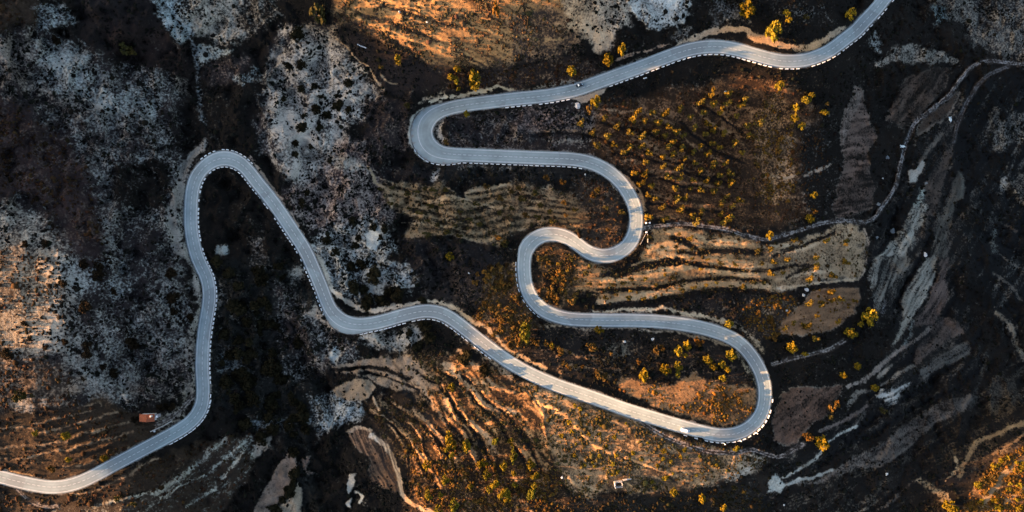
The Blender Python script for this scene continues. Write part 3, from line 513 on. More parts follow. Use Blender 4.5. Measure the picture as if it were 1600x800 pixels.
H = np.where(DR < EDGE+1.2, hr-.14, H)
TD = TD*(DR > EDGE+2)
# earth at the very edge of the asphalt
sh = (1-sstep(.4, 2.4, DR-EDGE+1.2*JN))*(DR < 40)
R_ = R_*(1-sh)+.75*sh; PALE = PALE*(1-sh[..., None])+np.array((.11,.105,.1))*sh[..., None]
TD *= 1-.9*sh
# level pads
def pad(u0, v0, hu, hv, soft=5):
    q = np.maximum(np.abs(U-u0)-hu, np.abs(V-v0)-hv); z = float(bil(H, u0, v0))
    global H_
    return q, z, 1-sstep(0, soft, q)
for (u0, v0, hu, hv) in ((230, 653, 15, 9), (967, 756, 12, 9)):
    q, z, m = pad(u0, v0, hu, hv); H = H*(1-m)+z*m; TD *= (q > 3)
KU = (U-800)*MPP/CAMZ; KV = -(V-400)*MPP/CAMZ
GX = KU*(CAMZ-H); GY = KV*(CAMZ-H)

def ground(u, v): return bil(H, u, v)
def to_world(u, v, lift=0.):
    z = float(ground(u, v)); return ((u-800)*MPP/CAMZ*(CAMZ-z-lift), -(v-400)*MPP/CAMZ*(CAMZ-z-lift), z)
def stand(u, v, lift):
    """foot of something whose middle, lift metres up, is seen over image point (u, v)"""
    uu, vv = u, v
    for _ in range(4):
        z = float(ground(uu, vv)); x = (u-800)*MPP/CAMZ*(CAMZ-z-lift); y = -(v-400)*MPP/CAMZ*(CAMZ-z-lift)
        uu = 800+x*CAMZ/((CAMZ-z)*MPP); vv = 400-y*CAMZ/((CAMZ-z)*MPP)
    return x, y, z
def scale_at(u, v): return MPP*(CAMZ-float(ground(u, v)))/CAMZ     # metres per image pixel there

# ------------------------------------------------------------------ blender
import bpy, bmesh
from mathutils import Vector, Matrix
scene = bpy.context.scene; COL = scene.collection
def mat(name, col, rough=.9, rand=0., spec=.2, metal=0., noise=None, col2=None):
    m = bpy.data.materials.new(name); m.use_nodes = True; nt = m.node_tree; b = nt.nodes['Principled BSDF']
    b.inputs['Base Color'].default_value = (*col, 1); b.inputs['Roughness'].default_value = rough
    b.inputs['Specular IOR Level'].default_value = spec; b.inputs['Metallic'].default_value = metal
    last = None
    if noise:
        sc, lo, hi = noise
        tc = nt.nodes.new('ShaderNodeNewGeometry'); n = nt.nodes.new('ShaderNodeTexNoise'); n.inputs['Scale'].default_value = sc; n.inputs['Detail'].default_value = 4
        nt.links.new(tc.outputs['Position'], n.inputs['Vector'])
        r = nt.nodes.new('ShaderNodeMapRange'); r.inputs['From Min'].default_value = .3; r.inputs['From Max'].default_value = .7
        r.inputs['To Min'].default_value = lo; r.inputs['To Max'].default_value = hi; nt.links.new(n.outputs['Fac'], r.inputs['Value'])
        last = r.outputs['Result']
    if rand:
        oi = nt.nodes.new('ShaderNodeObjectInfo'); r = nt.nodes.new('ShaderNodeMapRange')
        r.inputs['To Min'].default_value = 1-rand; r.inputs['To Max'].default_value = 1+rand; nt.links.new(oi.outputs['Random'], r.inputs['Value'])
        if last:
            mm = nt.nodes.new('ShaderNodeMath'); mm.operation = 'MULTIPLY'; nt.links.new(last, mm.inputs[0]); nt.links.new(r.outputs['Result'], mm.inputs[1]); last = mm.outputs[0]
        else: last = r.outputs['Result']
    if last:
        h = nt.nodes.new('ShaderNodeVectorMath'); h.operation = 'SCALE'; h.inputs[0].default_value = col
        nt.links.new(last, h.inputs['Scale'])
        if col2:
            o2 = nt.nodes.new('ShaderNodeObjectInfo'); fr_ = nt.nodes.new('ShaderNodeMath'); fr_.operation = 'FRACT'; mu = nt.nodes.new('ShaderNodeMath'); mu.operation = 'MULTIPLY'; mu.inputs[1].default_value = 7.31
            nt.links.new(o2.outputs['Random'], mu.inputs[0]); nt.links.new(mu.outputs[0], fr_.inputs[0])
            mx = nt.nodes.new('ShaderNodeMix'); mx.data_type = 'RGBA'; mx.inputs['A'].default_value = (*col, 1); mx.inputs['B'].default_value = (*col2, 1); nt.links.new(fr_.outputs[0], mx.inputs['Factor']); nt.links.new(mx.outputs['Result'], h.inputs[0])
        nt.links.new(h.outputs['Vector'], b.inputs['Base Color'])
    return m
def mesh_np(name, verts, faces, m=None, smooth=False):
    me = bpy.data.meshes.new(name); verts = np.asarray(verts, np.float32); faces = np.asarray(faces, np.int32); n = faces.shape[1]
    me.vertices.add(len(verts)); me.vertices.foreach_set('co', verts.ravel())
    me.loops.add(faces.size); me.loops.foreach_set('vertex_index', faces.ravel())
    me.polygons.add(len(faces)); me.polygons.foreach_set('loop_start', np.arange(0, faces.size, n, dtype=np.int32))
    if smooth: me.polygons.foreach_set('use_smooth', np.ones(len(faces), bool))
    me.update(calc_edges=True)
    if m: me.materials.append(m)
    return me
def put(name, me, parent=None, loc=None, rz=0, sc=None):
    o = bpy.data.objects.new(name, me); COL.objects.link(o)
    if parent: o.parent = parent
    if loc is not None: o.location = loc
    o.rotation_euler = (0, 0, rz)
    if sc is not None: o.scale = sc if hasattr(sc, '__len__') else (sc, sc, sc)
    return o
def tag(o, label, cat, group=None):
    o['label'] = label; o['category'] = cat
    if group: o['group'] = group
    return o
def bm_mesh(name, bm, m, bevel=0):
    if bevel: bmesh.ops.bevel(bm, geom=list(bm.edges), offset=bevel, segments=2, affect='EDGES', profile=.6)
    bmesh.ops.recalc_face_normals(bm, faces=bm.faces)
    me = bpy.data.meshes.new(name); bm.to_mesh(me); bm.free(); me.materials.append(m); return me
def box(bm, x0, x1, y0, y1, z0, z1):
    v = [bm.verts.new(p) for p in ((x0,y0,z0),(x1,y0,z0),(x1,y1,z0),(x0,y1,z0),(x0,y0,z1),(x1,y0,z1),(x1,y1,z1),(x0,y1,z1))]
    for f in ((0,3,2,1),(4,5,6,7),(0,1,5,4),(1,2,6,5),(2,3,7,6),(3,0,4,7)): bm.faces.new([v[i] for i in f])
    return v

# ---- hillside: one sheet, dense inside the image frame and stretching on past it
dist = np.r_[np.arange(1.5, 90, 1.5), 95, 104, 116, 132, 155, 190, 240, 320, 430, 580, 750].astype(float)
def ext(A):      # add border columns and rows
    A = np.concatenate([np.repeat(A[:, :1], len(dist), 1), A, np.repeat(A[:, -1:], len(dist), 1)], 1)
    return np.concatenate([np.repeat(A[:1], len(dist), 0), A, np.repeat(A[-1:], len(dist), 0)], 0)
EX, EY, EH = ext(GX), ext(GY), ext(H)
nd = len(dist); ncol = EX.shape[1]; nrow = EX.shape[0]
CELL = STEP*MPP
ICOL = np.r_[np.minimum(dist[::-1]/CELL, NU//2).astype(int), np.arange(NU), NU-1-np.minimum(dist/CELL, NU//2).astype(int)]
IROW = np.r_[np.minimum(dist[::-1]/CELL, NV//2).astype(int), np.arange(NV), NV-1-np.minimum(dist/CELL, NV//2).astype(int)]
def fold(i, n): i = np.abs(i) % (2*n-2); return np.where(i >= n, 2*n-2-i, i).astype(int)
ECX = np.r_[dist[::-1], np.zeros(NU), dist]/CELL; ECY = np.r_[dist[::-1], np.zeros(NV), dist]/CELL
EI = fold(IROW[:, None]+.9*ECX[None, :], NV); EJ = fold(ICOL[None, :]+.8*ECY[:, None], NU)
def extc(A): return A[EI, EJ]      # ground cover carries on past the image frame
dxx = np.zeros(ncol); dxx[:nd] = -dist[::-1]; dxx[-nd:] = dist
dyy = np.zeros(nrow); dyy[:nd] = dist[::-1]; dyy[-nd:] = -dist
EX = EX+dxx[None, :]; EY = EY+dyy[:, None]
# unseen crest of the west mountain, its profile shaped for the shade it casts
vrow = np.interp(np.arange(nrow), [nd, nrow-nd], [-16, 816])
PV = np.interp(vrow, [-200, 0, 60, 80, 100, 118, 150, 330, 350, 385, 430, 800, 1000], SHADE_CREST)
w = dist[::-1]
for j in range(nrow):
    xe = EX[j, nd]; ze = EH[j, nd]
    for n in range(nd):
        d = -dxx[n]; zc = L0-TAN*(xe-55)-PV[j]
        if d <= 55:
            t = d/55; t = t*t*(3-2*t); EH[j, n] = ze*(1-t)+zc*t
        else: EH[j, n] = zc-.4*(d-55)*min(1, (d-55)/40)
EH[:, :nd] = np.maximum(EH[:, :nd], -140)
e = dxx[-nd:]; EH[:, -nd:] += (18*np.sin(e/140.)*np.minimum(1, e/60))[None, :]
bn = fbm(EX, EY, 60, 41, 4)*np.clip((np.abs(dxx)[None, :]+np.abs(dyy)[:, None]-45)/60, 0, 1)
bn[:, :nd] *= .15
EH = EH+bn*9
rel2 = .8*fbm(EX, EY, 11, 42, 4)*np.clip((np.abs(dxx)[None, :]+np.abs(dyy)[:, None])/6, 0, 1); EH = EH+rel2
oo = (RP[:, 0] < -14) | (RP[:, 0] > 1614) | (RP[:, 1] < -14) | (RP[:, 1] > 814)
kq = MPP/CAMZ*(CAMZ-RZ[oo]); qx, qy, qz = (RP[oo, 0]-800)*kq, -(RP[oo, 1]-400)*kq, RZ[oo]
om = (np.abs(dxx)[None, :] > 0) | (np.abs(dyy)[:, None] > 0)
om &= (np.abs(dxx)[None, :] < 95) & (np.abs(dyy)[:, None] < 95)
bd = np.full(EX.shape, 1e3); bi = np.zeros(EX.shape, int)
for n in range(0, len(qx), 2):
    d2 = np.hypot(EX[om]-qx[n], EY[om]-qy[n]); cur = bd[om]; t = d2 < cur; cur[t] = d2[t]; bd[om] = cur; ci = bi[om]; ci[t] = n; bi[om] = ci
sl = om & (bd < 22); de = bd[sl]-4.6; zq = qz[bi[sl]]
EH[sl] = np.where(de > 0, np.clip(EH[sl], zq-.1-.75*np.maximum(de, 0), zq+.15+1.15*np.maximum(de, 0)), zq-.2)
ii = np.arange(nrow*ncol).reshape(nrow, ncol)
quads = np.stack([ii[:-1, :-1], ii[1:, :-1], ii[1:, 1:], ii[:-1, 1:]], -1).reshape(-1, 4)
thr = .5-.115*np.log(np.clip(R_, .01, .985)/(1-np.clip(R_, .01, .985)))/1.702
def terrain_material():
    m = bpy.data.materials.new('hillside'); m.use_nodes = True; nt = m.node_tree; N = nt.nodes; Lk = nt.links.new; b = N['Principled BSDF']
    b.inputs['Roughness'].default_value = .95; b.inputs['Specular IOR Level'].default_value = .1
    pos = N.new('ShaderNodeNewGeometry')
    def noise(sc, det=3, rough=.55):
        n = N.new('ShaderNodeTexNoise'); n.inputs['Scale'].default_value = sc; n.inputs['Detail'].default_value = det; n.inputs['Roughness'].default_value = rough
        Lk(pos.outputs['Position'], n.inputs['Vector']); return n.outputs['Fac']
    def mth(op, a, b_, c=None):
        n = N.new('ShaderNodeMath'); n.operation = op
        for i, x in enumerate((a, b_, c)):
            if x is None: continue
            if isinstance(x, (int, float)): n.inputs[i].default_value = x
            else: Lk(x, n.inputs[i])
        return n.outputs[0]
    dk = N.new('ShaderNodeAttribute'); dk.attribute_name = 'scrub_tint'; pl = N.new('ShaderNodeAttribute'); pl.attribute_name = 'earth_sun_tint'
    n1, n2, n3 = noise(.85, 4, .62), noise(.22, 4, .6), noise(3., 2)
    val = mth('ADD', mth('ADD', mth('MULTIPLY', n1, .55), mth('MULTIPLY', n2, .3)), mth('MULTIPLY', n3, .15))
    val = mth('ADD', mth('MULTIPLY', mth('SUBTRACT', val, .5), 1.5), .5)
    d = mth('SUBTRACT', val, dk.outputs['Alpha'])
    mr = N.new('ShaderNodeMapRange'); mr.interpolation_type = 'SMOOTHSTEP'; mr.inputs['From Min'].default_value = -.13; mr.inputs['From Max'].default_value = .17; Lk(d, mr.inputs['Value'])
    mix = N.new('ShaderNodeMix'); mix.data_type = 'RGBA'; Lk(mr.outputs['Result'], mix.inputs['Factor']); Lk(dk.outputs['Color'], mix.inputs['A']); Lk(pl.outputs['Color'], mix.inputs['B'])
    var = mth('ADD', mth('MULTIPLY', noise(1.1, 5, .7), 1.5), .25)
    sc = N.new('ShaderNodeVectorMath'); sc.operation = 'SCALE'; Lk(mix.outputs['Result'], sc.inputs[0]); Lk(var, sc.inputs['Scale'])
    Lk(sc.outputs['Vector'], b.inputs['Base Color'])
    bp = N.new('ShaderNodeBump'); bp.inputs['Strength'].default_value = .6; bp.inputs['Distance'].default_value = .35
    Lk(mth('ADD', mth('MULTIPLY', noise(1.5, 5, .65), 1), mth('MULTIPLY', mr.outputs['Result'], -.25)), bp.inputs['Height']); Lk(bp.outputs['Normal'], b.inputs['Normal'])
    return m
me = mesh_np('hillside', np.stack([EX, EY, EH], -1).reshape(-1, 3), quads, terrain_material(), True)
def colattr(me, name, rgb, a):
    rgba = np.concatenate([extc(rgb), extc(a)[..., None]], -1).astype(np.float32)
    me.attributes.new(name, 'FLOAT_COLOR', 'POINT').data.foreach_set('color', rgba.ravel())
colattr(me, 'scrub_tint', DK, thr); colattr(me, 'earth_sun_tint', PALE, thr)
hs = put('hillside', me); hs['kind'] = 'structure'

# ---- road
def pxw(u, v, z): k = MPP/CAMZ*(CAMZ-z); return np.stack([(u-800)*k, -(v-400)*k, z], -1)
def strip(offs, lift, lo=0, hi=None, widen=None):
    """sheet along the road; offs = list of signed offsets (arrays or numbers) in image pixels"""
    hi = hi or len(RP); rows = []
    for o in offs:
        o = np.broadcast_to(o, (len(RP),))[lo:hi]
        rows.append(pxw(RP[lo:hi, 0]+RN[lo:hi, 0]*o, RP[lo:hi, 1]+RN[lo:hi, 1]*o, RZ[lo:hi]+lift))
    n = hi-lo; vs = np.concatenate(rows); m = len(offs); fs = []
    for a in range(m-1):
        i = np.arange(n-1); fs.append(np.stack([a*n+i, (a+1)*n+i, (a+1)*n+i+1, a*n+i+1], -1))
    return vs, np.concatenate(fs)
asph = bpy.data.materials.new('asphalt'); asph.use_nodes = True
nt = asph.node_tree; N = nt.nodes; b = N['Principled BSDF']; b.inputs['Roughness'].default_value = .85; b.inputs['Specular IOR Level'].default_value = .25
at = N.new('ShaderNodeAttribute'); at.attribute_name = 'wear'
g = N.new('ShaderNodeNewGeometry'); n1 = N.new('ShaderNodeTexNoise'); n1.inputs['Scale'].default_value = .12; n1.inputs['Detail'].default_value = 6; n1.inputs['Roughness'].default_value = .65
nt.links.new(g.outputs['Position'], n1.inputs['Vector'])
m1 = N.new('ShaderNodeMath'); m1.operation = 'MULTIPLY_ADD'; nt.links.new(n1.outputs['Fac'], m1.inputs[0]); m1.inputs[1].default_value = 1.0; m1.inputs[2].default_value = .5
sc = N.new('ShaderNodeVectorMath'); sc.operation = 'SCALE'; nt.links.new(at.outputs['Color'], sc.inputs[0]); nt.links.new(m1.outputs[0], sc.inputs['Scale'])
def nz(scale, det):
    n = N.new('ShaderNodeTexNoise'); n.inputs['Scale'].default_value = scale; n.inputs['Detail'].default_value = det; nt.links.new(g.outputs['Position'], n.inputs['Vector']); return n.outputs['Fac']
def mm(op, x, y):
    n = N.new('ShaderNodeMath'); n.operation = op
    for i, q in enumerate((x, y)):
        if isinstance(q, float): n.inputs[i].default_value = q
        else: nt.links.new(q, n.inputs[i])
    return n.outputs[0]
def mr_(x, lo, hi):
    n = N.new('ShaderNodeMapRange'); n.interpolation_type = 'SMOOTHSTEP'; n.inputs['From Min'].default_value = lo; n.inputs['From Max'].default_value = hi; nt.links.new(x, n.inputs['Value']); return n.outputs['Result']
def mixc(fac, a_, col):
    n = N.new('ShaderNodeMix'); n.data_type = 'RGBA'; nt.links.new(fac, n.inputs['Factor']); nt.links.new(a_, n.inputs['A']); n.inputs['B'].default_value = (*col, 1); return n.outputs['Result']
vor = N.new('ShaderNodeTexVoronoi'); vor.inputs['Scale'].default_value = .055; nt.links.new(g.outputs['Position'], vor.inputs['Vector'])
sep = N.new('ShaderNodeSeparateColor'); nt.links.new(vor.outputs['Color'], sep.inputs['Color'])
c1 = mixc(mm('MULTIPLY', mr_(sep.outputs['Red'], .74, .80), .45), sc.outputs['Vector'], (.15, .155, .155))
dirt = mr_(mm('ADD', at.outputs['Alpha'], mm('MULTIPLY', mm('SUBTRACT', nz(.45, 5), .5), .55)), .93, 1.06)
c2 = mixc(mm('MULTIPLY', dirt, .8), c1, (.20, .165, .135))
nt.links.new(c2, b.inputs['Base Color'])
fr = [-1, -.72, -.56, -.4, -.24, 0, .24, .4, .56, .72, 1]
offs = [np.where(f < 0, f*(HW+2.2+XL*(1 if f == -1 else 0)), f*(HW+2.2+XR*(1 if f == 1 else 0))) for f in fr]
vs, fs = strip(offs, 0.0)
me = mesh_np('road', vs, fs[:, ::-1], asph)
wear = {0: .93, .24: .93, .4: 1.06, .56: .95, .72: 1.05, 1: .9}
cols = np.concatenate([np.tile(np.array([.226, .262, .258, 1])*np.r_[[wear[abs(f)]]*3, abs(f)], (len(RP), 1)) for f in fr]).astype(np.float32)
me.attributes.new('wear', 'FLOAT_COLOR', 'POINT').data.foreach_set('color', cols.ravel())
road = put('road', me); road['kind'] = 'structure'
paint = mat('road_paint', (.5, .5, .49), .7, noise=(1.2, .75, 1.1))
def lines(offs, lift, parts):
    V_, F_ = [], []; o = 0
    for lo, hi in parts:
        v, f = strip(offs, lift, lo, hi); V_.append(v); F_.append(f+o); o += len(v)
    return np.concatenate(V_), np.concatenate(F_)
nR = len(RP)
for s in (-1, 1):
    v, f = lines([s*HW-.42, s*HW+.42], .012, [(0, nR)]); put('edge_line', mesh_np('edge_line', v, f[:, ::-1], paint), road)
a, b_ = seg((692,172),(690,239))
dash = [(n, n+6) for n in range(0, nR-8, 8) if not (a < n < b_)]
v, f = lines([-.33, .33], .012, dash); put('centre_line', mesh_np('centre_line', v, f[:, ::-1], paint), road)

# ---- parapet blocks along the drops
white = mat('whitewash', (.66, .66, .65), .8, rand=.12, noise=(2., .85, 1.08))
bm = bmesh.new(); box(bm, -1.0, 1.0, -.2, .2, -.5, .62); PB = bm_mesh('parapet_block', bm, white, .04)
bm = bmesh.new(); box(bm, -.72, .72, -.19, .19, -.5, .55); PBs = bm_mesh('parapet_block', bm, white, .04)
ROWS = [((1396,-8),(944,125),-1,3.2,8.6,PB,'white parapet block in the long row below the top road'),
 ((893,142),(787,156.5),-1,3.0,8.6,PB,'white parapet block in the short row west of the gravel lay-by'),
 ((657,224),(918,253),1,3.4,8.6,PB,'white parapet block in the row under the first hairpin and the straight after it'),
 ((806,404),(849,486),1,3.8,8.6,PB,'white parapet block on the outside of the middle S bend'),
 ((1192,618),(1066,666),-1,3.0,8.6,PB,'white parapet block round the outside of the lower loop near the van'),
 ((778,553),(560,506),-1,3.4,7.6,PB,'white parapet block on the south side of the wavy middle road'),
 ((520,487),(300,300),-1,3.2,7.0,PBs,'small white parapet block on the road between the middle bend and the west hairpin'),
 ((299,305),(317,604),-1,2.8,7.0,PBs,'small white parapet block on the gully side of the west road'),
 ((317,611),(258,686),-1,3.2,8.6,PB,'white parapet block on the bend below the red roofed house'),
 ((388,268),(322,259),1,3.2,7.2,PBs,'small white parapet block on the outer rim of the west hairpin')]
for A, B, sd, off, per, me_, lab in ROWS:
    i, j = near(*A), near(*B); n = i
    acc = 0; o_ = sd*(HW+.6+off)+np.where(sd > 0, XR, -XL)
    path = np.c_[RP[:, 0]+RN[:, 0]*o_, RP[:, 1]+RN[:, 1]*o_]
    path[:, 0] = smooth1(path[:, 0], 3); path[:, 1] = smooth1(path[:, 1], 3)
    for n in range(i, j):
        acc += np.hypot(*(path[n+1]-path[n]))
        if acc >= per:
            acc -= per*rng.uniform(.93, 1.07)
            if rng.random() < .05: continue
            z = RZ[n]-.03
            p = pxw(path[n, 0], path[n, 1], z); t = path[n+1]-path[n-1]
            o = put('parapet_block', me_, None, p, math.atan2(-t[1], t[0])+rng.normal()*.03, (rng.uniform(.85, 1.05), 1, rng.uniform(.8, 1.1)))
            tag(o, lab, 'parapet block', lab.replace('block', 'blocks'))
x, y, z = to_world(1007.5, 122)
o = put('parapet_block', PB, None, (x, y, z+.25), .2); o.rotation_euler = (.5, .1, .25); tag(o, 'single white parapet block fallen onto the dark slope below the top road', 'parapet block')
# ------------------------------------------------------------------ plants
def foliage(seed, ncl, nlf, leaf, flat=1., rad=.34, tall=1.):
    r = np.random.default_rng(seed); cs = []
    while len(cs) < ncl:
        p = r.uniform(-1, 1, 3); q = np.linalg.norm(p)
        if .25 < q < 1: cs.append(p*.74)
    cs = np.array(cs); cr = rad*r.uniform(.7, 1.25, ncl)
    c = np.repeat(cs, nlf, 0); R = np.repeat(cr, nlf)
    d = r.normal(size=(len(c), 3)); d /= np.linalg.norm(d, axis=1)[:, None]
    p = c+d*(R*r.uniform(.55, 1.05, len(c)))[:, None]
    nrm = d+.7*r.normal(size=d.shape)+np.array([0, 0, .35]); nrm /= np.linalg.norm(nrm, axis=1)[:, None]
    t = np.cross(nrm, r.normal(size=d.shape)); t /= np.linalg.norm(t, axis=1)[:, None]; s = np.cross(nrm, t)
    a = leaf*r.uniform(.7, 1.4, len(c))[:, None]; b_ = a*.62
    q = np.stack([p-t*a, p-s*b_, p+t*a, p+s*b_], 1)
    q[..., 2] *= flat*tall; return q.reshape(-1, 3), np.arange(len(c)*4).reshape(-1, 4)
def trunk_mesh(seed, m):
    r = np.random.default_rng(seed); bm = bmesh.new()
    def limb(p, q, r0, r1):
        p, q = Vector(p), Vector(q); d = (q-p).normalized(); a = d.orthogonal().normalized(); b = d.cross(a); ring = []
        for c, rr in ((p, r0), (q, r1)):
            ring.append([bm.verts.new(c+(a*math.cos(k*math.pi/3)+b*math.sin(k*math.pi/3))*rr) for k in range(6)])
        for k in range(6): bm.faces.new((ring[0][k], ring[0][(k+1) % 6], ring[1][(k+1) % 6], ring[1][k]))
        bm.faces.new(ring[1])
    limb((0,0,-.4), (.03,.02,.75), .11, .08)
    for k in range(4):
        a = k*1.57+r.uniform(-.4, .4); limb((.03,.02,.7), (.5*math.cos(a), .5*math.sin(a), 1.25+r.uniform(-.1, .2)), .06, .025)
    return bm_mesh('trunk', bm, m)
bark = mat('bark', (.045, .034, .026), .95)
M_gold = mat('golden_leaves', (.125, .078, .0045), .8, rand=.35, spec=.05, col2=(.115, .088, .008))
M_yel = mat('yellow_green_leaves', (.115, .075, .005), .8, rand=.3, spec=.05, col2=(.075, .068, .007))
M_orch = mat('orchard_leaves', (.115, .068, .007), .8, rand=.35, spec=.05, col2=(.070, .052, .010))
M_oliv = mat('olive_leaves', (.045, .032, .007), .85, rand=.35, spec=.05, col2=(.026, .023, .007))
M_rust = mat('rusty_leaves', (.105, .050, .009), .8, rand=.4, spec=.05, col2=(.058, .036, .010))
M_dark = mat('dark_leaves', (.0105, .0088, .0042), .9, rand=.4, spec=.03)
M_brn = mat('dark_brown_leaves', (.012, .0078, .004), .9, rand=.4, spec=.03)
M_pale = mat('grey_leaves', (.16, .18, .19), .9, rand=.2)
def crowns(name, m, seeds, **k):
    return [mesh_np(name, *foliage(s, **k), m) for s in seeds]
C_gold = crowns('crown', M_gold, (1, 2, 3, 4), ncl=13, nlf=26, leaf=.16, tall=1.05)
C_yel = crowns('crown', M_yel, (5, 6, 7), ncl=13, nlf=26, leaf=.16, tall=1.2)
C_orch = crowns('crown', M_orch, (8, 9, 10, 11, 12), ncl=8, nlf=22, leaf=.2, rad=.36)
C_oliv = crowns('crown', M_oliv, (13, 14, 15), ncl=9, nlf=24, leaf=.2)
C_rust = crowns('crown', M_rust, (16, 17, 18), ncl=10, nlf=24, leaf=.19)
B_rust = crowns('bush', M_rust, (21, 22, 23, 24), ncl=7, nlf=20, leaf=.24, flat=.8)
B_gold = crowns('bush', M_gold, (25, 26, 27), ncl=7, nlf=20, leaf=.24, flat=.8)
B_dark = crowns('shrub', M_dark, (31, 32, 33, 34), ncl=15, nlf=26, leaf=.19, flat=.75)
B_brn = crowns('shrub', M_brn, (35, 36, 37), ncl=14, nlf=26, leaf=.19, flat=.7)
B_pale = crowns('shrub', M_pale, (41, 42), ncl=8, nlf=24, leaf=.2, flat=.7)
T_ = [trunk_mesh(s, bark) for s in (1, 2, 3)]
def tree(name, u, v, w, h, C, label, group=None, ht=None):
    """a tree whose crown spans w x h image pixels over (u, v)"""
    s = scale_at(u, v); rx, ry = w*s/2*1.2, h*s/2*1.2; r = (rx+ry)/2
    H_ = ht or (2.0+1.2*r); zc = H_-r*.75
    x, y, z = stand(u, v, zc); q = rng.integers(0, 99)
    root = bpy.data.objects.new(name, None); COL.objects.link(root); root.location = (x, y, z); root.empty_display_size = .3
    tag(root, label, 'tree', group)
    put('crown', C[q % len(C)], root, (0, 0, zc), 0, (rx, ry, r)).rotation_euler = (0, 0, (q % 2)*math.pi)
    put('trunk', T_[q % 3], root, (0, 0, 0), q, (r*.9, r*.9, zc/1.15))
    return root
def shrub(name, u, v, r, C, label, cat, group=None, asp=1.):
    s = scale_at(u, v); rr = r*s*1.05; x, y, z = stand(u, v, rr*.35); q = int(rng.integers(0, 999))
    o = put(name, C[q % len(C)], None, (x, y, z+rr*.35), q*.7, (rr*rng.uniform(.88, 1.15), rr*asp*rng.uniform(.88, 1.15), rr*.8))
    return tag(o, label, cat, group)
